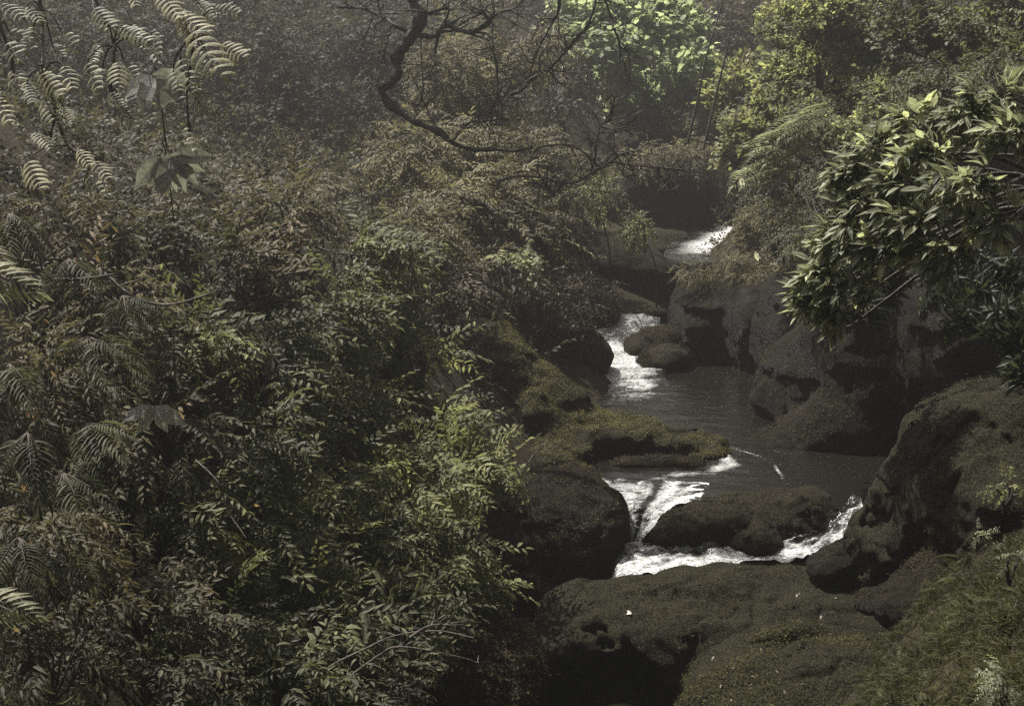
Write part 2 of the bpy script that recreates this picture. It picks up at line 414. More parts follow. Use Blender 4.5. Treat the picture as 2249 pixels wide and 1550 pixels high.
# ------------------------------------------------------------------ ground: heights through known points
CP = []
def cp(px, py, d): CP.append(P(px, py, d))
WL = dict(low=0.2, pool=1.3, far=2.2)
for a in [(0, 1550, 8.4), (0, 1100, 9.6), (0, 700, 10.4), (0, 470, 10.5), (300, 1550, 9.6), (300, 1000, 10.8), (300, 600, 11.3), (300, 480, 12.5),
          (600, 1550, 10.8), (600, 1200, 11.8), (600, 800, 12.8), (600, 500, 15.5), (850, 1500, 12.0), (850, 1200, 12.8), (850, 900, 15.0),
          (850, 620, 18), (1000, 1500, 13.2), (980, 1150, 14.6), (1000, 900, 16.8), (1050, 820, 18.2), (1100, 700, 21), (1200, 600, 25), (1300, 500, 30),
          (900, 420, 24), (1100, 350, 30), (600, 300, 27), (300, 300, 25), (0, 300, 22), (0, -100, 30), (600, -100, 38), (1100, -50, 48),
          (1500, 560, 30), (1700, 540, 26), (1900, 620, 21.5), (2100, 600, 18.5), (2249, 560, 16.5), (2249, 740, 15.5),
          (1900, 340, 25), (2100, 320, 19), (1700, 330, 28), (1600, 280, 38), (1450, 300, 41), (2249, 1560, 7.2), (2050, 1560, 8.4),
          (2249, 1230, 9.4), (1990, 1350, 10.6), (1900, 1560, 9.2), (2110, 1200, 10.8), (1420, 420, 41), (1600, 400, 40), (1450, 150, 48),
          (1300, 100, 48), (1700, 100, 40), (2000, 120, 28), (2249, 120, 20), (1250, 1000, 17.6), (1240, 860, 20)]:
    cp(*a)
def bed(px, py, z, dz): p = PZ(px, py, z); p[2] += dz; CP.append(p)
for a in [(1450, 880, 1.3, -.6), (1560, 900, 1.3, -.7), (1700, 1040, 1.3, -.7), (1850, 1060, 1.3, -.6), (1450, 1070, 1.3, -.5), (1550, 980, 1.3, -.5), (1380, 780, 1.4, -.5), (1375, 720, 1.5, -.4),
          (1570, 530, 2.2, -.4), (1500, 560, 2.15, -.4), (1620, 500, 2.2, -.3), (1290, 890, 1.3, .1), (1310, 840, 1.3, .2), (1315, 770, 1.4, .2), (1340, 705, 1.5, .2),
          (1560, 830, 1.0, 0), (1640, 800, 1.0, 0), (1700, 900, 1.0, 0), (1800, 930, 1.0, 0), (1900, 960, 1.0, 0), (2050, 1000, 1.0, 0), (2180, 1050, .8, 0), (1950, 1180, .8, 0), (2060, 1220, .6, 0), (1900, 1260, .5, 0), (2120, 1130, .8, 0), (1500, 740, 1.0, 0),(1500, 520, 2.2, -.3), (1560, 470, 2.2, -.5), (1440, 490, 2.2, -.3), (1400, 480, 2.1, -.3), (1620, 480, 2.1, -.3), (1500, 455, 2.1, -.3),
          (1330, 1450, .2, -.5), (1250, 1330, .2, -.5), (1600, 1300, .3, 0), (1450, 1180, .3, 0.1), (1700, 1150, .4, 0.1), (1440, 640, 1.8, -.2), (1480, 600, 2.0, -.2)]:
    bed(*a)
CP += [np.array(p, float) for p in [(0, 0, 4.4), (0, 3, 3.2), (0.3, 6, 1.6), (0.6, 9, 0.3), (1.6, 9.8, .1), (1.9, 10.6, .1), (2.3, 11.5, .1), (1.7, 8.4, .1), (3.2, 12.4, .1), (3.8, 13.2, .2), (2.7, 11.3, .2), (-5, 0, 5.2), (-2.2, 6, 1.8), (-4, 6.5, 3.0), (5, 0, 5.6), (0, -10, 5), (-20, -10, 10), (20, -10, 10),
      (-25, 8, 13), (25, 8, 14), (-30, 30, 15), (30, 30, 17), (14, 14, 9), (16, 24, 12), (-50, 60, 18), (0, 75, 14), (50, 60, 18), (-50, 0, 15), (50, 0, 15), (-20, 50, 14), (20, 50, 15), (0, 110, 18), (-60, 110, 20), (60, 110, 20)]]
CP = np.array(CP)
_A = np.linalg.norm(CP[:, None, :2] - CP[None, :, :2], axis=2)
_n = len(CP)
_M = np.zeros((_n + 1, _n + 1)); _M[:_n, :_n] = _A + 1e-6; _M[:_n, _n] = 1; _M[_n, :_n] = 1
_w = np.linalg.solve(_M + np.diag([-0.25] * _n + [0]), np.concatenate([CP[:, 2], [0]]))
def ground(x, y, rough=True):
    x = np.asarray(x, float).ravel(); y = np.asarray(y, float).ravel()
    z = np.zeros(len(x))
    for k in range(0, len(x), 40000):
        s = slice(k, k + 40000)
        dd = np.sqrt((x[s, None] - CP[None, :, 0]) ** 2 + (y[s, None] - CP[None, :, 1]) ** 2)
        z[s] = dd @ _w[:_n] + _w[_n]
    if rough:
        q = np.stack([x, y, 0 * x], 1)
        z = z + 0.22 * fbm(q * 0.7, 4, 3) * np.clip(np.abs(x) * 0.2 + 0.35, 0, 1)
    return z

def build_ground():
    u = np.linspace(-1, 1, 300); v = np.linspace(0, 1, 360)
    xs = 4.5 * np.sinh(u * 3.45) / 1.0
    xs = xs / xs.max() * 70
    ys = -14 + 124 * (0.35 * v + 0.65 * v ** 2.6)
    X, Y = np.meshgrid(xs, ys)
    Z = ground(X, Y)
    V = np.stack([X.ravel(), Y.ravel(), Z], 1)
    nx, ny = len(xs), len(ys)
    i = np.arange(ny - 1)[:, None] * nx + np.arange(nx - 1)[None, :]
    F = np.stack([i, i + 1, i + nx + 1, i + nx], -1).reshape(-1, 4)
    o = MB().add(V, F).build('ground', M['soil'], smooth=True)
    tag(o, 'dark leaf littered soil of the steep gorge banks', None, None, 'structure')
build_ground()

# ------------------------------------------------------------------ rocks: smooth unions of ellipsoids meshed with surface nets
def surface_nets(S, org, vox):
    inside = S < 0
    nx, ny, nz = S.shape
    acc = np.zeros((nx - 1, ny - 1, nz - 1, 3), np.float32); cnt = np.zeros((nx - 1, ny - 1, nz - 1), np.float32)
    cs = [(a, b, c) for a in (0, 1) for b in (0, 1) for c in (0, 1)]
    def sub(A, c): return A[c[0]:nx - 1 + c[0], c[1]:ny - 1 + c[1], c[2]:nz - 1 + c[2]]
    for a in cs:
        for ax in range(3):
            if a[ax]: continue
            b = list(a); b[ax] = 1
            sa, sb = sub(S, a), sub(S, b)
            m = sub(inside, a) != sub(inside, b)
            t = np.where(m, sa / np.where(m, sa - sb, 1), 0)
            for k in range(3):
                acc[..., k] += np.where(m, a[k] + (t if k == ax else 0), 0)
            cnt += m
    act = cnt > 0
    idx = -np.ones(act.shape, np.int64); idx[act] = np.arange(act.sum())
    ii = np.argwhere(act)
    V = org + vox * (ii + acc[act] / cnt[act][:, None])
    F = []
    for ax in range(3):
        u, v = (ax + 1) % 3, (ax + 2) % 3
        A = np.take(inside, range(0, S.shape[ax] - 1), ax); B = np.take(inside, range(1, S.shape[ax]), ax)
        ch = A != B
        e = np.argwhere(ch); flip = A[ch]
        ok = (e[:, u] > 0) & (e[:, v] > 0) & (e[:, u] < S.shape[u] - 1) & (e[:, v] < S.shape[v] - 1)
        e, flip = e[ok], flip[ok]
        q = []
        for du, dv in ((-1, -1), (0, -1), (0, 0), (-1, 0)):
            c = e.copy(); c[:, u] += du; c[:, v] += dv
            q.append(idx[c[:, 0], c[:, 1], c[:, 2]])
        q = np.stack(q, 1)
        q[~flip] = q[~flip][:, ::-1]
        F.append(q)
    return V, np.concatenate(F)

def ell(c, r, rz=0.0, ry=0.0, rx=0.0, k=0.15, sub=False, p=2):
    return dict(c=np.asarray(c, float), r=np.asarray(r, float), rz=rz, ry=ry, rx=rx, k=k, sub=sub, p=p)

def rotm(rz, ry, rx):
    rz, ry, rx = [math.radians(a) for a in (rz, ry, rx)]
    Z = np.array([[math.cos(rz), -math.sin(rz), 0], [math.sin(rz), math.cos(rz), 0], [0, 0, 1]])
    Y = np.array([[math.cos(ry), 0, math.sin(ry)], [0, 1, 0], [-math.sin(ry), 0, math.cos(ry)]])
    X = np.array([[1, 0, 0], [0, math.cos(rx), -math.sin(rx)], [0, math.sin(rx), math.cos(rx)]])
    return Z @ Y @ X

def sdf_rock(prims, vox, amp=0.1, freq=1.5, seed=0, strata=0.0):
    lo = np.min([p['c'] - max(p['r']) * 1.05 for p in prims if not p['sub']], 0) - 0.3
    hi = np.max([p['c'] + max(p['r']) * 1.05 for p in prims if not p['sub']], 0) + 0.3
    # tighter box from the rotated radii
    lo2, hi2 = [], []
    for p in prims:
        if p['sub']: continue
        R = rotm(p['rz'], p['ry'], p['rx']); e = np.sqrt(((R * p['r'][None, :]) ** 2).sum(1))
        lo2.append(p['c'] - e); hi2.append(p['c'] + e)
    lo = np.min(lo2, 0) - amp * 2 - 3 * vox - 0.1; hi = np.max(hi2, 0) + amp * 2 + 3 * vox + 0.1
    n = np.ceil((hi - lo) / vox).astype(int) + 1
    g = np.stack(np.meshgrid(*[lo[k] + vox * np.arange(n[k]) for k in range(3)], indexing='ij'), -1)
    S = np.full(g.shape[:3], 1e3, np.float64)
    for p in prims:
        R = rotm(p['rz'], p['ry'], p['rx'])
        q = (g - p['c']) @ R
        k0 = np.linalg.norm(q / p['r'], axis=-1); k1 = np.linalg.norm(q / p['r'] ** 2, axis=-1) + 1e-9
        d = k0 * (k0 - 1) / k1
        if p['p'] != 2:
            kp = ((np.abs(q / p['r']) ** p['p']).sum(-1)) ** (1 / p['p']); d = k0 * (kp - 1) / k1
        k = p['k']
        if p['sub']:
            d = -d; h = np.clip(0.5 - 0.5 * (d - S) / -k, 0, 1) if False else np.clip(0.5 + 0.5 * (d - S) / k, 0, 1)
            S = S * (1 - h) + d * h + k * h * (1 - h)
        else:
            h = np.clip(0.5 + 0.5 * (S - d) / k, 0, 1)
            S = S * (1 - h) + d * h - k * h * (1 - h)
    band = np.abs(S) < amp * 2.2 + 2 * vox
    gb = g[band]
    nz = amp * fbm(gb * freq, 3, seed) + amp * 0.5 * fbm(gb * freq * 3.0, 3, seed + 9) + amp * 0.17 * fbm(gb * freq * 8.5, 2, seed + 13)
    cr = fbm(gb * freq * 0.9 + 31.7, 3, seed + 40)
    nz = nz + amp * 0.7 * np.exp(-(cr / 0.05) ** 2)
    if strata:
        nz = nz + strata * fbm(gb * np.array([0.8, 0.8, 7.0]) + 0.6 * fbm(gb * 0.8, 2, seed + 3)[:, None], 3, seed + 21)
    S[band] += nz
    return surface_nets(S.astype(np.float32), lo, vox)

def vnormals(V, F):
    a, b, c, d = (V[F[:, k]] for k in range(4))
    fn = np.cross(c - a, d - b)
    N = np.zeros_like(V)
    for k in range(4): np.add.at(N, F[:, k], fn)
    return unit(N)

SURF = []
def rock(name, prims, label, cat='rock', mat='rock', vox=0.05, amp=0.1, freq=1.5, seed=0, strata=0.0, moss=0, moss_mat='moss', moss_size=0.05, mossz=0.35, mthr=0.0, group=None):
    V, F = sdf_rock(prims, vox, amp, freq, seed, strata)
    N = vnormals(V, F)
    SURF.append(dict(V=V, N=N))
    mb = MB().add(V, F)
    base = V.mean(0); base[2] = V[:, 2].min()
    if moss:
        o = mb.build(name, M[mat], None, True, base)
        tag(o, label, cat, group)
        r = np.random.default_rng(seed + 100)
        facing = ((CAM - V) * N).sum(1) > -0.3
        w = (N[:, 2] > mossz) & (fbm(V * 1.6, 3, seed + 4) > mthr) & facing
        c = np.nonzero(w)[0]
        if len(c) > 20:
            k = r.choice(c, moss)
            pos = V[k] + r.normal(size=(moss, 3)) * vox * 0.5
            ax = N[k] + r.normal(size=(moss, 3)) * 0.45
            m2 = MB()
            place(m2, 'moss', pos, ax, r.normal(size=(moss, 3)), moss_size * r.uniform(0.5, 1.3, moss), 0.5 + 0.3 * fbm(pos * 2.5, 2, 8) + r.normal(size=moss) * 0.12, r)
            m2.build('moss', M[moss_mat], o)
    else:
        o = mb.build(name, M[mat], None, True, base)
        tag(o, label, cat, group)
    return o

def E(px, py, d, sx, sy, sz, **k): return ell(P(px, py, d), (sx, sy, sz), **k)

def W(x, y, z, sx, sy, sz, **k): return ell((x, y, z), (sx, sy, sz), **k)
def Z(px, py, z, sx, sy, sz, **k): return ell(PZ(px, py, z), (sx, sy, sz), **k)

rock('rock_ledge', [W(2.35, 13.3, .52, 1.7, 1.05, .56, k=.2, p=2.4), W(1.25, 13.25, .68, 1.05, .75, .33, k=.2, p=2.2), W(3.5, 12.7, .42, .8, 1.0, .5, k=.2),
     W(.6, 12.75, .62, .5, .42, .26, k=.15), W(.85, 11.75, .05, 1.0, .42, .32, k=.1), W(.88, 12.12, .75, .60, .34, .75, sub=True, k=.08), W(.92, 12.95, .26, .74, 1.0, .56, sub=True, k=.08), W(2.1, 12.75, 1.2, 1.0, .22, .24, rz=-16, sub=True, k=.2), W(2.9, 13.3, 1.2, .6, .25, .2, rz=24, sub=True, k=.2)],
     'broad brown rock ledge in front of the white rapids, undercut by a dark pool', 'rock ledge', 'rock_moss', .034, .075, 1.4, 1, .03, 11000, 'moss', .012, .3, .0)
rock('boulder', [W(2.7, 11.5, .56, 1.2, 1.25, .70, k=.2), W(1.9, 11.05, .34, .6, .8, .5, k=.15), W(3.35, 11.9, .5, .75, .9, .5, k=.2), W(2.0, 11.9, .45, .4, .6, .42, k=.15), W(2.75, 11.9, 1.15, .5, .16, .18, rz=30, sub=True, k=.15)],
     'low rounded boulder with greener moss and fallen leaves, nearest the grass slope', 'boulder', 'rock_moss', .034, .075, 1.5, 22, .02, 26000, 'moss_soft', .016, .1, -.15)
rock('rock_ledge', [E(1665, 1141, 16.0, .92, .46, .28, k=.2, p=2.5), E(1755, 1145, 15.9, .42, .45, .25, k=.2), E(1512, 1158, 15.7, .46, .3, .19, k=.2, ry=-14), E(1665, 1192, 15.4, .3, .3, .14, k=.15)],
     'low wet brown rock dividing the two white cascades', 'rock ledge', 'rock', .03, .06, 2.0, 2, .04, 7000, 'moss', .012, .2, .0)
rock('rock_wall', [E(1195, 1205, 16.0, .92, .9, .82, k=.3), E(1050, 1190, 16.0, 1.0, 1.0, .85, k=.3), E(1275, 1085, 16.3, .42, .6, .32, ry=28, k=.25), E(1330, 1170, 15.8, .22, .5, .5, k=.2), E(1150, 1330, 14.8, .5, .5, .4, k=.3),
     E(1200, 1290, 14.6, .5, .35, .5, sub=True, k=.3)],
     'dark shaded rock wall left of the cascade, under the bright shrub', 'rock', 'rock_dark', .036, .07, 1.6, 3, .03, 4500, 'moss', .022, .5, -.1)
rock('rock_outcrop', [E(985, 735, 19.4, .5, .6, .42, k=.4), E(1055, 772, 19.0, .48, .6, .38, k=.4), E(1115, 822, 18.7, .42, .5, .36, k=.4), E(1175, 868, 18.5, .38, .5, .30, k=.4), E(1240, 906, 18.5, .40, .5, .24, ry=18, k=.4), E(1310, 938, 18.4, .48, .55, .20, ry=12, k=.4),
     E(1390, 962, 18.2, .55, .6, .17, ry=8, k=.35), E(1470, 978, 18.0, .55, .5, .15, ry=5, k=.3), E(1555, 994, 17.7, .34, .34, .13, k=.25), E(1050, 900, 18.8, .75, .6, .75, k=.3), E(1180, 950, 17.9, .28, .4, .55, k=.3), E(1240, 985, 17.7, .4, .4, .3, k=.3),
     E(1215, 1030, 17.2, .3, .4, .3, k=.3), E(1275, 1055, 16.9, .3, .35, .2, k=.25), E(1030, 905, 17.6, .5, .5, .4, sub=True, k=.2), E(1390, 1003, 17.5, .6, .22, .14, sub=True, k=.12)],
     'mossy rock ridge sloping from the thicket down to a thin tongue in the pool', 'rock outcrop', 'rock_moss', .038, .08, 1.6, 5, .03, 30000, 'moss_sunlit', .013, .55, -.15)  # light moss tufts paint the sunlit highlight along the crest
rock('rock_ledge', [Z(1450, 1024, 1.28, .62, .14, .13, k=.1), Z(1380, 1020, 1.28, .2, .12, .1, k=.1)],
     'narrow low strip of wet rock just below the thin tongue', 'rock ledge', 'rock', .03, .03, 2.4, 4, .02, 3000, 'moss', .012, .3, -.2)
rock('boulder', [E(1170, 775, 22.0, .75, .9, .55, ry=22, k=.3), E(1215, 830, 21.0, .5, .6, .3, ry=25, k=.3)],
     'sloping brown rock slab behind the mossy ridge', 'boulder', 'rock', .05, .08, 1.6, 6, .04, 3000, 'moss', .022, .3)
rock('boulder', [E(1290, 800, 21.8, .34, .55, .48, ry=15, k=.2), E(1262, 770, 22, .35, .5, .4, ry=20, k=.2)],
     'squat dark boulder at the left edge of the narrow chute', 'boulder', 'rock', .045, .06, 1.8, 7, .03, 2000, 'moss', .022, .3)
rock('boulder', [E(1318, 695, 24.6, .36, .55, .5, k=.2), E(1250, 680, 25, .5, .6, .55, k=.3)],
     'rounded dark boulder where the stream enters the chute', 'boulder', 'rock_dark', .05, .07, 1.6, 8, .03, 1500, 'moss', .022, .4)
rock('boulder', [E(1445, 702, 24.8, .32, .3, .2, k=.15)],
     'small rounded stone at the head of the narrow chute', 'boulder', 'rock_dark', .035, .04, 2.2, 9, .02, 400, 'moss', .022, .5)
rock('boulder', [E(1440, 755, 23.0, .52, .4, .28, ry=-16, k=.2), E(1398, 772, 22.8, .2, .3, .22, k=.15)],
     'pale topped boulder with a blunt dark end jutting into the chute', 'boulder', 'rock', .036, .05, 2.0, 10, .02, 2250, 'moss', .022, .3)
rock('boulder', [E(1455, 800, 22.2, .44, .4, .28, ry=-20, k=.2)],
     'mossy boulder just below the blunt ended one, at the foot of the chute', 'boulder', 'rock', .036, .05, 2.0, 11, .02, 2250, 'moss', .022, .3)
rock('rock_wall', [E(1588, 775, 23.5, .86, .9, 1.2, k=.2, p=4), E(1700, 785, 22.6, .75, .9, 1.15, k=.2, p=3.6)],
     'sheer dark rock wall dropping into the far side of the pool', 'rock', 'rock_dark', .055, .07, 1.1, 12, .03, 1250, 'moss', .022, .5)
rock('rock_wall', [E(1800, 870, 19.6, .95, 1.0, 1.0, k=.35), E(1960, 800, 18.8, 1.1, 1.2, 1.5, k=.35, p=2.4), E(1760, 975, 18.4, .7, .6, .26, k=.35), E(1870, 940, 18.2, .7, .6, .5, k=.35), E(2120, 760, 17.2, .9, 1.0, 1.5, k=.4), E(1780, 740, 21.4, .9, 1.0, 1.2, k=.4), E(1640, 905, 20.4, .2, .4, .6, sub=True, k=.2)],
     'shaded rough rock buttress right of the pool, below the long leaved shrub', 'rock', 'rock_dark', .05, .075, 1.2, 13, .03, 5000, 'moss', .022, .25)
rock('boulder', [E(2205, 1000, 13.2, .86, 1.0, .66, k=.3), E(2060, 1165, 13.6, .72, .7, .40, ry=-12, k=.35), E(2100, 1075, 13.4, .72, .9, .56, ry=-30, k=.4), E(2250, 1130, 12.4, .8, .8, .55, k=.3), E(1975, 1205, 14.0, .5, .5, .26, k=.3), E(2170, 905, 12.4, .3, .3, .13, sub=True, k=.12), E(2240, 900, 12.2, .3, .4, .2, sub=True, k=.12)],
     'huge mossy boulder with a lit left rim, beside the right end of the rapids', 'boulder', 'rock_moss', .034, .09, 1.8, 14, .02, 14000, 'moss_green', .013, .0, .05)
rock('boulder', [E(1310, 590, 27, 1.1, 1.0, .7, ry=14, k=.3), E(1420, 600, 27, .75, .9, .45, ry=25, k=.3), E(1450, 545, 29.5, .6, .9, .35, k=.3)],
     'sloping brown boulder left of the upper stream', 'boulder', 'rock', .07, .09, 1.3, 15, .05, 2500, 'moss', .022, .2)
rock('boulder', [E(1400, 655, 26.5, .5, .5, .34, k=.3)],
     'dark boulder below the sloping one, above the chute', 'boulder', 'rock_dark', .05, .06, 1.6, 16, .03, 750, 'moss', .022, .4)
rock('cliff', [E(1500, 440, 34.5, 1.6, 1.3, 1.3, k=.5, p=2.6), E(1400, 450, 34.5, 1.1, 1.2, 1.2, k=.5), E(1612, 440, 33.5, .7, 1.2, 1.3, k=.4), E(1500, 350, 36, 1.6, 1.2, .7, k=.5)],
     'distant grey shaded cliff behind the upper stream', 'cliff', 'rock_dark', .09, .14, .9, 17, .06, 1250, 'moss', .022, .3)
rock('rock_ledge', [E(1450, 303, 43, 1.5, 1.5, .34, k=.5), E(1350, 300, 43.5, .8, 1.2, .3, k=.5)],
     'sunlit pale rock shelf on top of the distant cliff', 'rock ledge', 'rock_moss', .1, .1, 1.0, 18, .04, 2500, 'moss_sunlit', .09, .2)
rock('boulder', [E(1815, 1245, 14.4, .22, .25, .16, k=.15), E(1855, 1235, 14.4, .18, .25, .18, k=.15)],
     'small black wet rock between the rapids and the broad ledge', 'boulder', 'rock_dark', .03, .04, 2.4, 19)
rock('boulder', [E(1085, 1495, 12.9, .52, .85, .5, k=.2), E(1000, 1470, 12.9, .6, .8, .5, k=.3)],
     'dark leaf strewn boulder left of the undercut pool', 'boulder', 'rock_dark', .034, .05, 1.9, 20, .02, 5000, 'moss', .035, .3)
rock('boulder', [E(2010, 1330, 12.3, .36, .4, .15, k=.2, rz=30), E(1955, 1325, 12.8, .35, .3, .12, k=.2), E(2090, 1270, 12.6, .4, .4, .2, k=.25)],
     'low dark rock added to darken the shaded hollow between the grass slope and the huge boulder', 'boulder', 'rock_dark', .03, .06, 2.2, 23, .02, 3000, 'moss', .012, .2, -.2)  # added dark shape standing in for the shadow in the hollow

# ------------------------------------------------------------------ water
def watermat():
    m, nt, N, L = newmat('stream_water')
    out = N.new('ShaderNodeOutputMaterial'); b = N.new('ShaderNodeBsdfPrincipled')
    at = N.new('ShaderNodeAttribute'); at.attribute_name = 'foam'
    geo = N.new('ShaderNodeNewGeometry')
    mp = N.new('ShaderNodeMapping'); mp.inputs['Scale'].default_value = (1.0, 3.0, 1.5); L.new(geo.outputs['Position'], mp.inputs['Vector'])
    nz = N.new('ShaderNodeTexNoise'); nz.inputs['Scale'].default_value = 13; nz.inputs['Detail'].default_value = 7; nz.inputs['Roughness'].default_value = 0.65
    L.new(mp.outputs[0], nz.inputs['Vector'])
    # foam threshold: froth breaks up where the churn is weak
    sub = N.new('ShaderNodeMath'); sub.operation = 'ADD'; L.new(at.outputs['Fac'], sub.inputs[0]); L.new(nz.outputs['Fac'], sub.inputs[1])
    mr = N.new('ShaderNodeMapRange'); mr.inputs['From Min'].default_value = 0.72; mr.inputs['From Max'].default_value = 1.36; L.new(sub.outputs[0], mr.inputs['Value'])
    mx = N.new('ShaderNodeMix'); mx.data_type = 'RGBA'; L.new(mr.outputs[0], mx.inputs[0])
    fn = N.new('ShaderNodeTexNoise'); fn.inputs['Scale'].default_value = 26; fn.inputs['Detail'].default_value = 4; fn.inputs['Roughness'].default_value = .7; L.new(mp.outputs[0], fn.inputs['Vector'])
    fr = ramp(N, [(0.20, 0.20, 0.195), (0.55, 0.55, 0.54), (0.80, 0.80, 0.78)], [.34, .48, .6]); L.new(fn.outputs['Fac'], fr.inputs['Fac']); L.new(fr.outputs['Color'], mx.inputs[7])
    mx.inputs[6].default_value = (0.007, 0.0065, 0.005, 1)
    L.new(mx.outputs[2], b.inputs['Base Color'])
    rg = N.new('ShaderNodeMapRange'); rg.inputs['To Min'].default_value = 0.07; rg.inputs['To Max'].default_value = 0.5
    L.new(mr.outputs[0], rg.inputs['Value']); L.new(rg.outputs[0], b.inputs['Roughness'])
    b.inputs['IOR'].default_value = 1.33; b.inputs['Specular IOR Level'].default_value = 0.38
    n2 = N.new('ShaderNodeTexNoise'); n2.inputs['Scale'].default_value = 5; n2.inputs['Detail'].default_value = 4; L.new(mp.outputs[0], n2.inputs['Vector'])
    bp = N.new('ShaderNodeBump'); bp.inputs['Distance'].default_value = 0.05; bp.inputs['Strength'].default_value = 0.22
    L.new(n2.outputs['Fac'], bp.inputs['Height'])
    b2 = N.new('ShaderNodeBump'); b2.inputs['Distance'].default_value = 0.05; L.new(mr.outputs[0], b2.inputs['Strength']); L.new(nz.outputs['Fac'], b2.inputs['Height']); L.new(bp.outputs[0], b2.inputs['Normal'])
    L.new(b2.outputs[0], b.inputs['Normal']); L.new(b.outputs[0], out.inputs[0])
    return m
M['water'] = watermat()

def seg_dist(p, poly):
    d = np.full(len(p), 1e9)
    for a, b in zip(poly[:-1], poly[1:]):
        a = np.asarray(a)[:2]; b = np.asarray(b)[:2]; ab = b - a
        t = np.clip(((p - a) @ ab) / (ab @ ab + 1e-9), 0, 1)
        d = np.minimum(d, np.linalg.norm(p - a - t[:, None] * ab, axis=1))
    return d

def ribbon(sections, nu, nv, wob=0.02, freq=6, foamfun=None, seed=0):
    """water surface through cross sections (left point, right point), smooth along the flow"""
    Ls = catmull([s[0] for s in sections], nv); Rs = catmull([s[1] for s in sections], nv)
    u = np.linspace(0, 1, nu)[None, :, None]
    V = Ls[:, None, :] * (1 - u) + Rs[:, None, :] * u
    flow = np.linspace(0, 1, nv)[:, None] * np.ones((1, nu))
    V = V.reshape(-1, 3)
    h = fbm(V * np.array([1, 1.6, 1.2]) * freq, 4, seed)
    edge = (4 * u * (1 - u))[..., 0] * np.ones((nv, 1))
    V[:, 2] += wob * h + 0.0 * edge.ravel()
    i = np.arange(nv - 1)[:, None] * nu + np.arange(nu - 1)[None, :]
    F = np.stack([i, i + 1, i + nu + 1, i + nu], -1).reshape(-1, 4)
    fo = foamfun(V, flow.ravel(), (u[..., 0] * np.ones((nv, 1))).ravel())
    return V, F, fo

def water(name, V, F, fo, label):
    o = MB().add(V, F).build(name, M['water'], None, True, V.mean(0), {'foam': fo})
    return tag(o, label, None, None, 'structure')

# main pool
gx = np.arange(-0.6, 6.2, 0.035); gy = np.arange(14.75, 21.6, 0.035)
X, Y = np.meshgrid(gx, gy)
V = np.stack([X.ravel(), Y.ravel(), np.full(X.size, 1.3)], 1)
streak1 = [PZ(px, py, 1.3) for px, py in [(1592, 978), (1640, 992), (1672, 1003), (1700, 1022), (1718, 1045), (1722, 1062)]]
streak2 = [PZ(px, py, 1.3) for px, py in [(1575, 985), (1605, 1020), (1560, 1036), (1490, 1040), (1440, 1052)]]
streak3 = [PZ(px, py, 1.3) for px, py in [(1395, 932), (1440, 936), (1475, 938)]]
streak4 = [PZ(px, py, 1.3) for px, py in [(1700, 990), (1730, 996)]]
p2 = V[:, :2]
n = fbm(V * np.array([2.2, 5, 1]), 3, 31)
brk = np.clip(.55 + 1.1 * fbm(V * 2.6, 3, 36), 0, 1)
fo = 0.58 * brk * np.exp(-(seg_dist(p2, streak1) / .022) ** 2) + .10 * np.exp(-(seg_dist(p2, streak1) / .13) ** 2) + 0.60 * (.35 + .65 * brk) * np.exp(-(seg_dist(p2, streak2) / .11) ** 2) \
   + 0.45 * np.exp(-(seg_dist(p2, streak3) / .05) ** 2) + .3 * np.exp(-(seg_dist(p2, streak4) / .03) ** 2)
lip = [PZ(px, py, 1.3) for px, py in [(1330, 1068), (1400, 1072), (1500, 1080)]]
fo = fo + 0.42 * np.exp(-(seg_dist(p2, lip) / .2) ** 2)
chute_out = PZ(1390, 860, 1.3)
fo = fo + 0.42 * np.exp(-(((p2 - chute_out[:2]) / np.array([.45, .55])) ** 2).sum(1))
fo = fo + 0.12 * n * (fo > .04)
rip = 0.012 * fbm(V * np.array([2.2, 5.5, 1]), 3, 33) * (0.25 + np.exp(-(seg_dist(p2, streak2) / .5) ** 2) + np.exp(-(((p2 - chute_out[:2]) / np.array([.9, 1.2])) ** 2).sum(1)) + np.exp(-(seg_dist(p2, lip) / .4) ** 2))
V[:, 2] += rip
nx, ny = len(gx), len(gy)
i = np.arange(ny - 1)[:, None] * nx + np.arange(nx - 1)[None, :]
F = np.stack([i, i + 1, i + nx + 1, i + nx], -1).reshape(-1, 4)
lx = np.array([PZ(1300, 1074, 1.3), PZ(1400, 1080, 1.3), PZ(1500, 1092, 1.3), PZ(1525, 1104, 1.3)]); lx = np.vstack([lx, [[lx[-1, 0] + .08, 15.16, 0], [3.42, 15.16, 0], [3.62, 14.75, 0]]])
F = F[V[F[:, 0], 1] > np.interp(V[F[:, 0], 0], lx[:, 0], lx[:, 1], right=14.75)]
water('water', V, F, fo, 'dark still pool with thin foam streaks')

# narrow chute behind the pool
sec = [(PZ(1290, 905, 1.25), PZ(1490, 910, 1.25)), (PZ(1300, 870, 1.295), PZ(1490, 868, 1.29)), (PZ(1310, 840, 1.325), PZ(1465, 838, 1.325)), (PZ(1300, 800, 1.36), PZ(1460, 800, 1.36)), (PZ(1290, 760, 1.42), PZ(1450, 760, 1.42)),
       (PZ(1320, 720, 1.5), PZ(1450, 718, 1.5)), (PZ(1330, 690, 1.6), PZ(1450, 690, 1.6))]
def f_chute(V, fl, u):
    return 0.30 + 0.26 * np.clip(1 - np.abs(fl - .5) * 2, 0, 1) ** .5 + 0.2 * fbm(V * np.array([1.5, 7, 1]), 3, 41) + 0.08 * np.clip(1 - u, 0, 1) - .55 * np.clip((.34 - fl) / .34, 0, 1) ** 1.2 - .75 * np.clip((u - .60 - .25 * fl + .12 * fbm(V * 3.0, 2, 44)) / .35, 0, 1) * np.clip(1.4 - fl * 1.6, 0, 1)  # foam value also paints sky glitter on the ripples as white
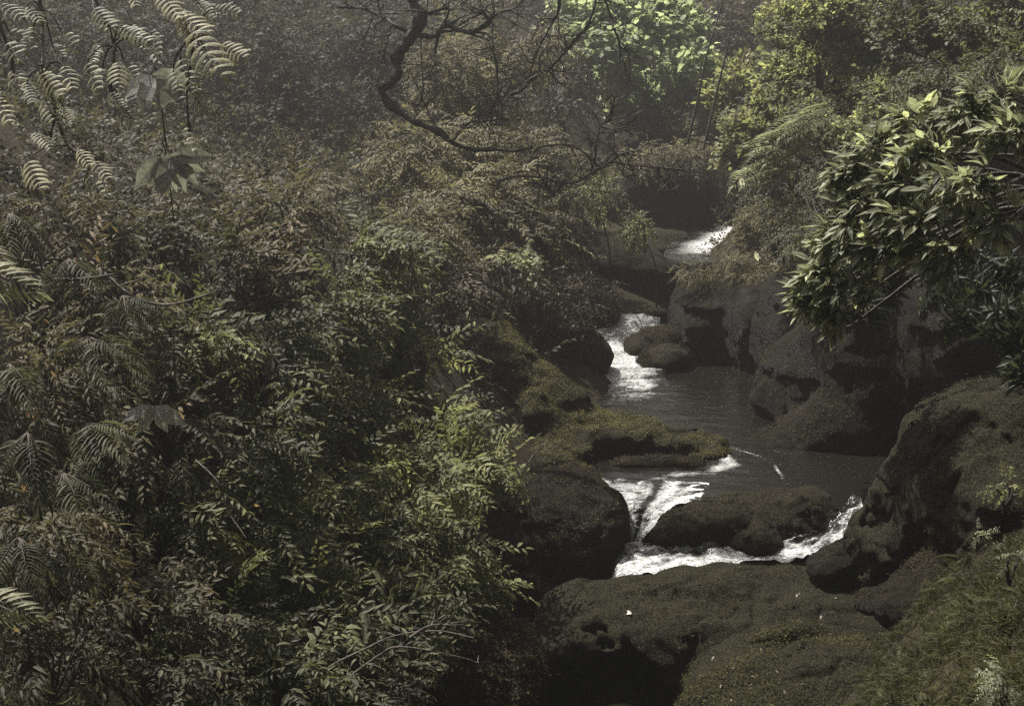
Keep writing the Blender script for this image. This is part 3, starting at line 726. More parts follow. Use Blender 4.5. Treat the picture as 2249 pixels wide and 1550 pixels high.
water('water', *ribbon(sec, 60, 170, .03, 4.5, f_chute, 40), 'bright rippled stream running through the narrow chute')

# upper stream far away
sec = [(PZ(1440, 600, 1.9), PZ(1520, 600, 1.9)), (PZ(1455, 575, 2.1), PZ(1580, 575, 2.1)), (PZ(1460, 552, 2.18), PZ(1670, 548, 2.18)), (PZ(1475, 535, 2.2), PZ(1695, 530, 2.2)),
       (PZ(1530, 515, 2.22), PZ(1700, 512, 2.22)), (PZ(1580, 497, 2.25), PZ(1720, 495, 2.25))]
def f_far(V, fl, u):
    a = 0.16 + 0.72 * np.clip((fl - .3) * 6, 0, 1) * np.clip((u - .08) * 3.5, 0, 1)  # whitens the surface to paint in the bright sky reflection
    return a + 0.15 * fbm(V * np.array([.8, 3, 1]), 3, 51)
water('water', *ribbon(sec, 70, 90, .03, 2.5, f_far, 50), 'white patch of the upper stream, foam with sky reflection painted in')

# left cascade pouring over the lip
sec = [(PZ(1318, 1052, 1.305), PZ(1560, 1058, 1.305)), (PZ(1318, 1076, 1.30), PZ(1540, 1090, 1.30)), (PZ(1335, 1105, 1.24), PZ(1480, 1112, 1.27)), (PZ(1352, 1130, 1.14), PZ(1450, 1135, 1.18)),
       (PZ(1364, 1160, 1.02), PZ(1428, 1165, 1.06)), (PZ(1370, 1190, .88), PZ(1405, 1192, .92)), (PZ(1366, 1215, .72), PZ(1388, 1215, .76)), (PZ(1360, 1250, .45), PZ(1378, 1250, .45)), (PZ(1350, 1290, .2), PZ(1376, 1290, .2))]
def f_casc(V, fl, u):
    edge = np.exp(-((u - .93) / .14) ** 2) * .45 + np.exp(-((u - .05) / .06) ** 2) * .2
    lipz = np.exp(-((fl - .12) / .12) ** 2) * .24
    st = fbm(np.stack([u * 9, fl * 2.2, 0 * u], 1), 3, 61)
    return .13 + edge * 1.1 + lipz + .22 * np.clip((fl - .2) * 3, 0, 1) + .42 * st + .18 * fbm(V * 9, 3, 62)
water('water', *ribbon(sec, 70, 150, .025, 7, f_casc, 60), 'white water of the left cascade funnelling into the dark gap')

# right rapids running along the front of the dividing rock to the left
sec = [(PZ(1885, 1085, 1.32), PZ(1905, 1130, 1.32)), (PZ(1835, 1120, 1.28), PZ(1885, 1150, 1.25)), (PZ(1800, 1160, 1.16), PZ(1860, 1172, 1.16)), (PZ(1745, 1183, 1.06), PZ(1800, 1210, 1.0)), (PZ(1680, 1190, 1.02), PZ(1725, 1232, .96)),
       (PZ(1600, 1192, 1.0), PZ(1615, 1232, .96)), (PZ(1500, 1186, .98), PZ(1500, 1254, .92)), (PZ(1420, 1190, .96), PZ(1420, 1262, .9)), (PZ(1372, 1195, .94), PZ(1366, 1268, .86)), (PZ(1350, 1205, .8), PZ(1345, 1280, .7)), (PZ(1340, 1225, .4), PZ(1335, 1300, .3)), (PZ(1338, 1260, .15), PZ(1330, 1330, .15))]
def f_right(V, fl, u):
    st = fbm(np.stack([fl * 5 + 3, u * 6, 0 * u], 1), 3, 71); cl = fbm(V * 4.5, 3, 72)
    return .26 + .42 * np.clip((u - .2) * 1.8, 0, 1) + .26 * st + .22 * cl + .2 * fbm(V * 11, 3, 73) + .1 * np.exp(-((fl - .25) / .14) ** 2) - .1 * np.exp(-((fl - .06) / .06) ** 2)
water('water', *ribbon(sec, 56, 220, .055, 6.5, f_right, 70), 'white rapids sliding along the back edge of the broad ledge')

# lower pool in the undercut
gx = np.arange(-1.2, 2.6, 0.06); gy = np.arange(9.2, 15.6, 0.06)
X, Y = np.meshgrid(gx, gy); V = np.stack([X.ravel(), Y.ravel(), np.full(X.size, .2)], 1)
V[:, 2] += .004 * fbm(V * np.array([3, 6, 1]), 2, 81)
nx, ny = len(gx), len(gy); i = np.arange(ny - 1)[:, None] * nx + np.arange(nx - 1)[None, :]
spot = PZ(1230, 1478, .2)[:2]
fo = .5 * np.exp(-(((V[:, :2] - spot) / np.array([.07, .02])) ** 2).sum(1))
water('water', V, np.stack([i, i + 1, i + nx + 1, i + nx], -1).reshape(-1, 4), fo, 'black water in the undercut pool')

# ------------------------------------------------------------------ plants
def pxm(px, d): return px * d / FPX

def lobe_points(r, c, rad, n, seed, shell=0.5, low=-0.5, gap=-0.35, cam=True):
    """points in a lumpy shell with gaps; returns positions and outward directions"""
    out_p, out_d = [], []
    need = n
    tries = 0
    while need > 0 and tries < 12:
        tries += 1
        m = int(need * 2.2) + 20
        d = unit(r.normal(size=(m, 3)))
        d = d[d[:, 2] > low - 0.25 * r.random(len(d))]
        lump = 0.78 + 0.36 * fbm(d * 1.9 + seed * 3.1, 2, seed)
        f = 1 - (1 - shell) * r.random(len(d)) ** 1.4
        p = c + d * (lump * f)[:, None] * rad
        g = fbm(p * (1.1 / np.mean(rad)) + seed, 2, seed + 50)
        k = g > gap
        if cam:   # fewer sprays on the side nobody can see
            k &= ((p - c) * unit(CAM - c)).sum(1) > -0.45 * np.mean(rad) - 0.6 * r.random(len(p)) * np.mean(rad)
        out_p.append(p[k][:need]); out_d.append(d[k][:need]); need -= len(out_p[-1])
    return np.concatenate(out_p), np.concatenate(out_d)

def sprays(mb, r, c, rad, n, kind, size, seed, droop=0.35, bias=(0, 0, 0), shell=0.5, low=-0.5, gap=-0.35, tint=0.5, tj=0.16, upj=0.35, skew=0.0):
    p, d = lobe_points(r, np.asarray(c, float), np.asarray(rad, float), n, seed, shell, low, gap)
    if skew: p[:, 1] += skew * (p[:, 2] - c[2])
    k = len(p)
    ax = unit(d * np.array([1, 1, 0.8]) + r.normal(size=(k, 3)) * 0.45 + np.array([0, 0, -droop]) + np.asarray(bias, float))
    up = LEAFUP + r.normal(size=(k, 3)) * upj
    cl = 0.30 * fbm(p * (1.6 / np.mean(rad)), 2, seed + 7)
    place(mb, kind, p, ax, up, size * r.uniform(0.65, 1.25, k), tint + cl + r.normal(size=k) * tj, r)
    return p

def wood(mb, r, base, pts, r0, r1, seed, n=8, sag=0.15):
    for q in pts:
        mid = base * 0.45 + q * 0.55 + r.normal(size=3) * 0.08 * np.linalg.norm(q - base) + np.array([0, 0, sag * np.linalg.norm(q - base)])
        tube(mb, catmull([base, mid, q], n), r0, r1, 5, 0.15, seed, 0.5)

def shrub(px, py, d, rpx, rpy, kind, n, spx, mat, label, group='shrubs covering the left bank', cat='shrub', droop=0.35, tint=0.5, bias=(0, 0, 0), gap=-0.12, low=-0.5, nstem=9, name='shrub', depth=0.9, tj=0.16, lobes=1):
    r = np.random.default_rng(int(px * 7 + py * 13 + d * 10))
    c = P(px, py, d); rx, rz = pxm(rpx, d), pxm(rpy, d)
    base = c + np.array([0, 0.35 * rx, -1.25 * rz])
    t = thing(name, base, label, cat, group)
    mb = MB()
    if lobes == 1:
        p = sprays(mb, r, c, (rx, depth * rx, rz), n, kind, pxm(spx, d), int(px + py), droop, bias, 0.35, low, gap, tint, tj)
    else:
        ps = []
        for q in range(lobes):
            o = r.normal(size=3) * np.array([rx, depth * rx, rz]) * 0.42
            ps.append(sprays(mb, r, c + o, np.array([rx, depth * rx, rz]) * r.uniform(0.42, 0.68), n // lobes, kind, pxm(spx, d), int(px + py) + q * 17, droop, bias, 0.3, low, gap, tint + r.normal() * 0.05, tj))
        p = np.concatenate(ps)
    mb.build('foliage', M[mat], t)
    if nstem:
        sb = MB(); q = p[r.choice(len(p), min(nstem, len(p)), replace=False)]
        wood(sb, r, base, q, pxm(3.6, d), pxm(1.0, d), int(px))
        sb.build('stem', M['stem'], t)
    return t

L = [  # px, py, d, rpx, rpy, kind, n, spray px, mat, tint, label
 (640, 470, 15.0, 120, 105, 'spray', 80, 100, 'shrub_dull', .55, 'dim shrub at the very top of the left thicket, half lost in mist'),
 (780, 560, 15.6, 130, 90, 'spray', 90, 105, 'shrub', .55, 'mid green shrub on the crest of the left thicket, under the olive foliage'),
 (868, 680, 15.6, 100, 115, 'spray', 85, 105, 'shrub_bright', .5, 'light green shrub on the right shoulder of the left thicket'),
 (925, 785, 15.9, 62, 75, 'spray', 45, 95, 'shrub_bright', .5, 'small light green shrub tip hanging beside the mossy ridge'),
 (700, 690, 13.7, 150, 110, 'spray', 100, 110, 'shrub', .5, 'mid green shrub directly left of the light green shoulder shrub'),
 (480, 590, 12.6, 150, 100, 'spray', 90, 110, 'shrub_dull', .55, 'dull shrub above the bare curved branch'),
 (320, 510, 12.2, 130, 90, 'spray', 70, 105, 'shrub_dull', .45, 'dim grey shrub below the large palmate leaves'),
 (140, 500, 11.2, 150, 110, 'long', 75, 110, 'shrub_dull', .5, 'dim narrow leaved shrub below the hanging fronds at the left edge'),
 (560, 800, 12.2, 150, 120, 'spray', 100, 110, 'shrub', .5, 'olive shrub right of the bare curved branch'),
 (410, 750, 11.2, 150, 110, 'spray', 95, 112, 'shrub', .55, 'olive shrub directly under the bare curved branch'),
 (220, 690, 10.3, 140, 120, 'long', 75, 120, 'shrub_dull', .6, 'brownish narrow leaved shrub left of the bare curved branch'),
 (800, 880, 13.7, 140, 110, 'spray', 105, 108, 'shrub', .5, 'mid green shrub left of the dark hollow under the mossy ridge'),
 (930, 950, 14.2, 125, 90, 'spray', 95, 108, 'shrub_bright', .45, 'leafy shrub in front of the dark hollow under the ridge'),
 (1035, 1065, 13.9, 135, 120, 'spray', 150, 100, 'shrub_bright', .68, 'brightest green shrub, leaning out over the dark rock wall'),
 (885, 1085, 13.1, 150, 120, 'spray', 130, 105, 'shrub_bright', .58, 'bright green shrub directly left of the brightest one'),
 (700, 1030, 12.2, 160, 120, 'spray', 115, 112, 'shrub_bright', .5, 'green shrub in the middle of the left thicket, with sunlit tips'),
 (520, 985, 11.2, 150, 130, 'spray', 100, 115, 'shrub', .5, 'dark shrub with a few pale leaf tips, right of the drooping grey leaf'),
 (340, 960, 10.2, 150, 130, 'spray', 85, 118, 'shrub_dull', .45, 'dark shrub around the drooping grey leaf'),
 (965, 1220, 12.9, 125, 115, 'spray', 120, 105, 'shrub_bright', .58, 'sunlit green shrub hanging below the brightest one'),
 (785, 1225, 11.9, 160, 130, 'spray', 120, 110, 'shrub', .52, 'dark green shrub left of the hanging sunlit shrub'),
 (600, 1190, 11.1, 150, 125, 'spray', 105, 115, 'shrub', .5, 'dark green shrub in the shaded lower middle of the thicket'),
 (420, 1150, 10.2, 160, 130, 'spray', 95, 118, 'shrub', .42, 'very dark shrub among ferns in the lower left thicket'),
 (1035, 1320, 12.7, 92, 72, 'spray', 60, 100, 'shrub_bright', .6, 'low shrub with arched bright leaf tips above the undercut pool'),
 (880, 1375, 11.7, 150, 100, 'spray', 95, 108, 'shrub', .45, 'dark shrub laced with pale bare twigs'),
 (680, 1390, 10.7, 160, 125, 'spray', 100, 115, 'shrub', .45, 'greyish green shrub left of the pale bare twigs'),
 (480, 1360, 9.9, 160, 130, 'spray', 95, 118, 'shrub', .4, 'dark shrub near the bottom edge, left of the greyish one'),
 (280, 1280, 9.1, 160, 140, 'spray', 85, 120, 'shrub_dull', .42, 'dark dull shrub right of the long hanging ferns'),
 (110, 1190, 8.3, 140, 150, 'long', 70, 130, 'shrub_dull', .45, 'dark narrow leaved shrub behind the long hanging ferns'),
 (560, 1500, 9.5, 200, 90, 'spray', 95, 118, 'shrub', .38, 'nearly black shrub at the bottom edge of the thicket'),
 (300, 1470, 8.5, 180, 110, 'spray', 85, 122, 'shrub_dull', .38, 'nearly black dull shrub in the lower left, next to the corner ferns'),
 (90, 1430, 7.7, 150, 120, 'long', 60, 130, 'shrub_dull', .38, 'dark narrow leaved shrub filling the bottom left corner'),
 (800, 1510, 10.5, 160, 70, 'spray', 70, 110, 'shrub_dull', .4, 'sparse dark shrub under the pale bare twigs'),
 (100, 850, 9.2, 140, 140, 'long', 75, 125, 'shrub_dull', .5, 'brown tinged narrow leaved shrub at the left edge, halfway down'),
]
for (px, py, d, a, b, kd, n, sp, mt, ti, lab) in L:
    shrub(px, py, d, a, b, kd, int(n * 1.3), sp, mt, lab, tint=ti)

# --- foliage across the stream and up the valley
def tree(lobes, kind, spx, mat, label, group, name='tree', cat='tree', droop=0.4, bias=(0, 0, 0), trunk=0.1, tint=0.5, gap=-0.3, dens=1.9, low=-0.75, limb_n=7, trunk_mat='bark', lean=(0.4, 1.0), shell=.3, thick=.7, skew=.9):
    """lobes: (px, py, d, rpx, rpy, n)"""
    r = np.random.default_rng(int(lobes[0][0] * 3 + lobes[0][1] * 5 + 1))
    cs = [P(l[0], l[1], l[2]) for l in lobes]
    c0 = np.mean(cs, 0); bx, by = c0[0] + lean[0], c0[1] + lean[1]
    base = np.array([bx, by, ground([bx], [by])[0] - 0.1])
    if base[2] > c0[2] - 0.3: base[2] = c0[2] - 0.8
    t = thing(name, base, label, cat, group)
    mb = MB(); tips = []
    for q, l in enumerate(lobes):
        rx, rz = pxm(l[3], l[2]), pxm(l[4], l[2])
        p = sprays(mb, r, cs[q], (rx, thick * rx, rz), int(l[5] * dens), kind, pxm(spx * .82, l[2]), int(l[0] + l[1]) + q, droop, bias, shell, low, gap, tint + r.normal() * 0.05, skew=skew)
        tips += list(p[r.choice(len(p), min(limb_n, len(p)), replace=False)])
    mb.build('crown', M[mat], t)
    if trunk:
        tb = MB(); top = c0 + np.array([0, 0.3, 0])
        tube(tb, catmull([base, base * .5 + top * .5 + np.array([.15, .1, 0]), top], 10), trunk, trunk * .5, 8, .2, 3)
        wood(tb, r, base * .35 + top * .65, tips, trunk * .35, 0.008, 5)
        tb.build('trunk', M[trunk_mat], t)
    return t

G1 = 'olive shrubs overhanging the left side of the stream'
dr = dict(droop=.45, bias=(.45, -.1, -.25))
tree([(930, 370, 22, 150, 125, 260), (1010, 330, 23, 90, 70, 90)], 'spray', 84, 'olive', 'olive brown feathery shrub under the bend of the dark bough', G1, 'shrub', 'shrub', trunk=.05, **dr)
tree([(1060, 465, 21.5, 180, 125, 320), (1000, 440, 21, 90, 60, 80)], 'spray', 82, 'olive', 'olive shrub with long drooping rows of leaves, below the horizontal end of the dark bough', G1, 'shrub', 'shrub', trunk=.05, tint=.56, **dr)
tree([(905, 525, 18.5, 125, 105, 190)], 'spray', 88, 'olive', 'olive shrub touching the crest of the green thicket', G1, 'shrub', 'shrub', trunk=.04, tint=.42, **dr)
tree([(1010, 610, 19.5, 130, 75, 150), (1110, 600, 20.5, 90, 60, 70)], 'spray', 78, 'rust', 'brown shrub in shade above the mossy ridge', G1, 'shrub', 'shrub', trunk=.04, tint=.5, **dr)
tree([(1150, 380, 25.5, 170, 105, 280)], 'spray', 72, 'olive', 'olive shrub behind the tangle of bare twigs', G1, 'shrub', 'shrub', trunk=.05, tint=.5, **dr)
tree([(1260, 460, 27, 130, 100, 230), (1200, 540, 25, 100, 60, 90)], 'spray_s', 62, 'rust', 'rusty brown shrub left of the distant grey cliff', G1, 'shrub', 'shrub', trunk=.05, tint=.5, **dr)
tree([(1300, 420, 24, 70, 30, 40)], 'spray_s', 60, 'yellowgreen', 'small yellow leaved shrub among bare twigs in front of the distant cliff', G1, 'shrub', 'shrub', trunk=.02, tint=.6)
tree([(1408, 500, 24.5, 34, 52, 34)], 'spray_s', 58, 'yellowgreen', 'narrow yellow green shrub hanging left of the upper stream', G1, 'shrub', 'shrub', trunk=.02, tint=.6, droop=.6)
tree([(1130, 590, 19.5, 40, 40, 26)], 'round_s', 46, 'pale_fern', 'small shrub with pale whitish leaves above the ridge', G1, 'shrub', 'shrub', trunk=.02, tint=.4)
tree([(1190, 655, 21, 110, 45, 90), (1280, 640, 24, 80, 40, 50)], 'spray_s', 58, 'rust', 'low brown shrub above the boulders of the chute', G1, 'shrub', 'shrub', trunk=.03, tint=.45)

tree([(955, 160, 24, 130, 110, 170), (1060, 220, 24.5, 130, 80, 150), (1120, 110, 25, 120, 90, 120)], 'spray', 62, 'olive', 'olive foliage spread right behind the bend of the dark bough', G1, 'shrub', 'shrub', trunk=.04, tint=.38, gap=-.05)
tree([(1400, 350, 33, 90, 30, 110), (1530, 345, 33, 80, 34, 110), (1470, 330, 33.5, 90, 24, 90)], 'spray_s', 44, 'olive', 'thin olive shrubs trailing over the brow of the distant grey cliff', G1, 'shrub', 'shrub', trunk=.02, tint=.45, droop=.9)
G2 = 'hazy trees on the far slope'
tree([(800, 90, 31, 150, 150, 330), (760, 260, 29, 110, 110, 150)], 'spray_s', 62, 'wood_far', 'brown hazy tree left of the dark bough', G2, tint=.5)
tree([(1000, 110, 33, 150, 140, 380), (1000, 260, 31, 110, 70, 130)], 'spray_s', 58, 'olive', 'olive brown tree right behind the dark bough', G2, tint=.38)
tree([(1210, 180, 35, 150, 130, 380)], 'spray_s', 54, 'rust', 'rust brown tree between the dark bough and the lime green tree', G2, tint=.5)
tree([(560, 130, 28, 170, 200, 330), (520, 300, 27, 150, 110, 150)], 'spray_s', 66, 'wood_far', 'grey hazy tree right of the hanging fronds', G2, tint=.35)
tree([(300, 150, 27, 200, 230, 300)], 'spray_s', 68, 'wood_far', 'dim hazy tree behind the hanging fronds', G2, tint=.3)
tree([(60, 160, 25, 190, 240, 260)], 'spray_s', 70, 'wood_far', 'dim hazy tree at the upper left corner behind the fronds', G2, tint=.3)
tree([(1340, 50, 36, 120, 80, 200), (1450, 40, 36, 120, 80, 200), (1420, 130, 37.5, 150, 60, 200), (1520, 170, 38, 70, 90, 130), (1440, 215, 39.5, 110, 55, 150), (1320, 150, 38.5, 80, 50, 80)], 'round', 58, 'lime', 'bright lime green broad leaved tree at the top centre', G2, thick=.2, skew=1.8, dens=1.8, tint=.8, droop=.1, gap=-.2, trunk=.05, limb_n=3, lean=(.3, 3))
tree([(1600, 90, 42, 120, 150, 520), (1650, 200, 40, 90, 80, 160)], 'round_s', 34, 'rust', 'tall pinkish brown tree right of the lime green tree', G2, tint=.6)
tree([(1520, 60, 45, 80, 110, 200)], 'round_s', 40, 'wood_far', 'blue grey hazy tree directly right of the lime green tree', G2, tint=.55)
tree([(1490, 270, 38, 90, 50, 110), (1560, 250, 35, 60, 60, 80)], 'spray_s', 50, 'yellowgreen', 'greenish shrub on the pale rock shelf', G2, 'shrub', 'shrub', tint=.4, trunk=.04)

G3 = 'trees and shrubs on the right bank'
tree([(1790, 60, 22, 140, 90, 360), (1920, 90, 22, 140, 100, 380), (1770, 170, 23.2, 120, 70, 240), (1850, 10, 21.5, 150, 60, 220), (1700, 210, 24, 70, 50, 120)], 'round_s', 35, 'yellowgreen', 'sunlit yellow green tree at the top right', G3, thick=.2, skew=1.8, dens=3.0, tint=.68, droop=.2, gap=-.25, trunk=.06)
tree([(1900, 230, 20.5, 140, 80, 240), (1800, 250, 21, 80, 60, 90)], 'round_s', 37, 'yellowgreen', 'mid green small leaved tree just below the yellow green one', G3, thick=.2, skew=1.8, dens=2.6, tint=.52, droop=.3)
tree([(2040, 60, 19, 140, 100, 260), (2190, 60, 17, 120, 110, 220)], 'round_s', 40, 'shrub', 'dark olive tree in the upper right corner', G3, dens=2.6, tint=.36)
tree([(2120, 190, 15.5, 150, 70, 170), (2230, 170, 14.5, 90, 90, 120)], 'spray', 80, 'shrub', 'dark green tree above the long leaved shrub', G3, tint=.35)
tree([(1660, 300, 27, 90, 80, 220), (1620, 200, 30, 70, 70, 110)], 'round_s', 46, 'shrub_bright', 'grey green shrub with small round leaves left of the pale ferns', G3, 'shrub', 'shrub', tint=.7, trunk=.05)
tree([(1740, 420, 21, 110, 60, 150), (1850, 400, 18, 90, 70, 100), (1800, 520, 18.6, 100, 45, 130), (1920, 590, 17.6, 120, 50, 140)], 'spray_s', 55, 'shrub', 'dark shrub behind the pale ferns, extended to shade the rock buttress', G3, 'shrub', 'shrub', tint=.35, trunk=.04)  # last two lobes added to cast shade on the buttress below
tree([(1740, 485, 21, 100, 40, 150), (1670, 480, 23, 60, 30, 70)], 'spray_s', 40, 'olive', 'olive brown creeping shrub right of the upper stream', G3, 'shrub', 'shrub', tint=.4, trunk=.03)
tree([(1600, 575, 22.9, 95, 22, 150), (1530, 600, 22.9, 60, 18, 80)], 'spray_s', 30, 'olive', 'brown cushion of low plants on top of the sheer dark wall', G3, 'shrub', 'low plants', tint=.42, trunk=.02, droop=.6)
tree([(1650, 615, 22.3, 45, 34, 70)], 'spray_s', 34, 'olive', 'tuft of brown plants drooping over the sheer dark wall', G3, 'shrub', 'low plants', tint=.5, trunk=.02, droop=.8)
tree([(1930, 640, 12.8, 130, 90, 110), (1840, 580, 13.5, 90, 60, 60)], 'whorl', 52, 'laurel_shaded', 'shaded shrub in the darkness under the long leaved shrub', G3, 'shrub', 'shrub', tint=.1, trunk=0, lean=(1.5, 1.5))
tree([(2150, 640, 11.5, 140, 110, 110), (2230, 720, 11, 80, 60, 50), (2245, 800, 12.0, 50, 40, 30)], 'whorl', 56, 'laurel_shaded', 'dark shrub at the right edge above the huge mossy boulder', G3, 'shrub', 'shrub', tint=.1, trunk=0, lean=(1.5, 1.5))

# pale layered ferns on the right bank
def fern(base_px, fronds, mat, label, group, kind='fern', cat='fern', name='fern', d=None):
    """fronds: (px0, py0, px1, py1, d0, d1) from stalk end to tip"""
    b = P(*base_px)
    t = thing(name, b, label, cat, group)
    r = np.random.default_rng(int(base_px[0] * 3 + base_px[1] + 1000))
    sb = MB()
    for (x0, y0, x1, y1, d0, d1) in fronds:
        p0, p1 = P(x0, y0, d0), P(x1, y1, d1)
        ax = p1 - p0; s = np.linalg.norm(ax)
        mb = MB()
        up = np.array([[0, -0.25, 1.0]]) + r.normal(size=(1, 3)) * .15
        if abs(unit(ax)[2]) > .75: up = np.array([[-.2, -.75, .65]]) + r.normal(size=(1, 3)) * .2
        place(mb, kind, p0[None], (ax + np.array([0, 0, .25 * s]))[None], up, np.array([s * (.72 if mat == 'fern' else 1)]), np.array([(.26 if mat == 'fern' else .5) + r.normal() * .15]), r)
        mb.build('frond', M[mat], t)
        tube(sb, catmull([b, p0, p0 * .6 + p1 * .4], 10), .005, .002, 5)
    sb.build('stem', M['stem'], t)
    return t
r_ = np.random.default_rng(5)
def layered(cx, cy, n, w, d, sp, tilt=.35):
    o = []
    for k in range(n):
        x = cx + r_.uniform(-.5, .5) * w; y = cy - (x - cx) * tilt + r_.normal() * sp * .28
        l = r_.uniform(.6, 1.1) * sp
        o.append((x + l * .5, y - l * .15, x - l * .6, y + l * (.15 + .2 * r_.random()), d + r_.normal() * .15, d - .15 + r_.normal() * .2))
    return o
fern((1790, 330, 17.5), layered(1755, 285, 14, 130, 17, 75), 'pale_fern', 'upper tier of pale layered fern fronds on the right bank', 'pale ferns', 'fern_s')
fern((1740, 420, 17.3), layered(1690, 375, 12, 110, 17, 70), 'pale_fern', 'lower tier of pale layered fern fronds, nearer the stream', 'pale ferns', 'fern_s')

# long leaved laurel like shrub hanging in from the right
def laurel():
    lob = [(2010, 270, 7.6, 80, 34, 11), (2150, 250, 7.3, 95, 36, 14), (2225, 300, 7.0, 60, 40, 10), (1930, 330, 7.6, 70, 30, 10), (2060, 335, 7.3, 90, 32, 12), (1880, 385, 7.7, 70, 30, 11), (1990, 405, 7.4, 90, 34, 14), (2130, 410, 7.0, 90, 40, 15),
           (1900, 460, 7.6, 80, 32, 13), (2030, 480, 7.3, 95, 32, 15), (2180, 480, 7.0, 70, 36, 10), (1850, 530, 7.7, 75, 30, 12), (1960, 545, 7.5, 90, 30, 13), (2090, 550, 7.2, 80, 30, 9), (1815, 600, 7.8, 60, 28, 11), (1880, 620, 7.7, 70, 28, 10), (1850, 690, 7.8, 45, 26, 8), (1775, 640, 7.8, 28, 20, 4), (2200, 215, 7.2, 60, 24, 7), (1780, 690, 7.8, 20, 16, 2)]
    base = P(2560, 640, 7.8); r = np.random.default_rng(77)
    t = thing('shrub', base, 'large shrub of long glossy leaves in whorls hanging in from the right edge', 'shrub')
    mb = MB(); sb = MB(); hub = P(2380, 440, 7.7)
    tube(sb, catmull([base, base * .5 + hub * .5 + np.array([.1, .1, 0]), hub], 12), .045, .03, 8, .15, 3)
    for q, l in enumerate(lob):
        c = P(*l[:3]); rx, rz = pxm(l[3], l[2]), pxm(l[4], l[2])
        p, d = lobe_points(r, c, np.array([rx, .7 * rx, rz]), int(l[5] * 2.3), q, .1, -.8, -2)
        k = len(p)
        ax = unit(np.array([-.65, -.6, .15]) + d * .5 + r.normal(size=(k, 3)) * .3)
        place(mb, 'lshoot', p, ax, LEAFUP + r.normal(size=(k, 3)) * .3, pxm(64, l[2]) * r.uniform(.6, 1.25, k), .5 + r.normal(size=k) * .2, r)
        e = c + np.array([.15, .15, -.05])
        tube(sb, catmull([hub, hub * .5 + e * .5 + np.array([0, 0, .12]), e], 10), .016, .008, 6, .1, q)
        wood(sb, r, e, p[r.choice(k, min(8, k), replace=False)], .006, .003, q, 6, .05)
    mb.build('foliage', M['laurel'], t); sb.build('branch', M['stem'], t)
laurel()

# hanging fronds, upper left
def hang(stem_px, fr, label, mat='frond', kind='hang'):
    b = P(*stem_px[0])
    t = thing('hanging_branch', b, label, 'branch', 'frond bearing branches hanging in the upper left')
    r = np.random.default_rng(int(stem_px[0][0] + 1003))
    sb = MB(); tube(sb, catmull([P(*s) for s in stem_px], 20), .010, .004, 6)
    for (x0, y0, x1, y1, d, ti) in fr:
        p0, p1 = P(x0, y0, d), P(x1, y1, d - .08)
        ax = p1 - p0; s = np.linalg.norm(ax) * .86
        mb = MB()
        up = np.array([[r.normal() * .3, -.75, .5]])
        place(mb, kind, p0[None], (ax + np.array([0, -.1 * s, .2 * s]))[None], up, np.array([s * 1.02]), np.array([ti]), r)
        mb.build('frond', M[mat], t)
        near = min((P(*q) for q in stem_px), key=lambda q: np.linalg.norm(q - p0))
        tube(sb, catmull([near, near * .5 + p0 * .5 + np.array([0, 0, .03]), p0, p0 * .4 + p1 * .6], 8), .005, .002, 5)
    sb.build('stem', M['twig'], t)
hang([(330, -120, 5.8), (360, -10, 5.7), (420, 90, 5.6), (410, 200, 5.6), (415, 290, 5.6)],
     [(352, -15, 400, 60, 5.6, .75), (390, 30, 462, 95, 5.6, .85), (420, 70, 500, 200, 5.5, .7), (485, 100, 542, 146, 5.5, .85), (395, 130, 435, 225, 5.6, .6), (415, 195, 470, 272, 5.6, .55), (418, 280, 440, 345, 5.6, .6), (470, 20, 530, 45, 5.6, .55), (435, 5, 470, 60, 5.7, .5), (450, 110, 470, 170, 5.7, .45), (380, 150, 400, 215, 5.7, .4), (400, 60, 425, 120, 5.7, .5), (290, -20, 300, 25, 5.7, .7)],
     'hanging branch with the brightest fronds, furthest right of the frond bearing ones')
hang([(180, -120, 6.2), (210, 0, 6.2), (250, 100, 6.1), (245, 200, 6.1), (290, 260, 6.1)],
     [(205, 20, 250, 80, 6.1, .55), (230, 35, 240, 75, 6.1, .6), (265, 60, 335, 110, 6.1, .5), (260, 135, 265, 210, 6.0, .7), (240, 200, 270, 250, 6.1, .45), (265, 225, 305, 300, 6.1, .45), (190, 140, 215, 215, 6.1, .65), (310, 100, 370, 150, 6.2, .4), (330, 70, 345, 140, 6.2, .4), (215, 95, 200, 150, 6.2, .45), (275, 140, 305, 195, 6.2, .45), (225, 150, 235, 205, 6.2, .5), (290, 55, 300, 100, 6.2, .4)],
     'hanging branch of dull fronds beside the upper large palmate leaf')
hang([(60, -120, 6.0), (90, 20, 6.0), (95, 160, 5.9), (120, 230, 5.9), (110, 310, 5.9)],
     [(60, 15, 95, 60, 6.0, .5), (85, 155, 135, 235, 5.9, .65), (140, 145, 165, 210, 5.9, .75), (100, 215, 130, 290, 5.9, .6), (80, 290, 120, 340, 5.9, .5), (110, 295, 155, 345, 5.9, .4), (135, 70, 165, 130, 6.0, .5), (75, 60, 60, 110, 6.0, .45), (115, 100, 140, 140, 6.0, .45), (60, 180, 75, 240, 6.0, .4), (140, 235, 165, 285, 6.0, .4)],
     'hanging branch with arched ribbed fronds along a thin reddish stem')
hang([(-60, -60, 5.6), (0, 60, 5.6), (30, 150, 5.6), (10, 200, 5.6)],
     [(0, 90, 50, 150, 5.6, .5), (25, 155, 50, 215, 5.6, .65), (-10, 215, 25, 285, 5.6, .8), (20, 70, 75, 130, 5.7, .5), (0, 10, 60, 55, 5.7, .4)],
     'hanging branch of pale fronds at the extreme left edge')
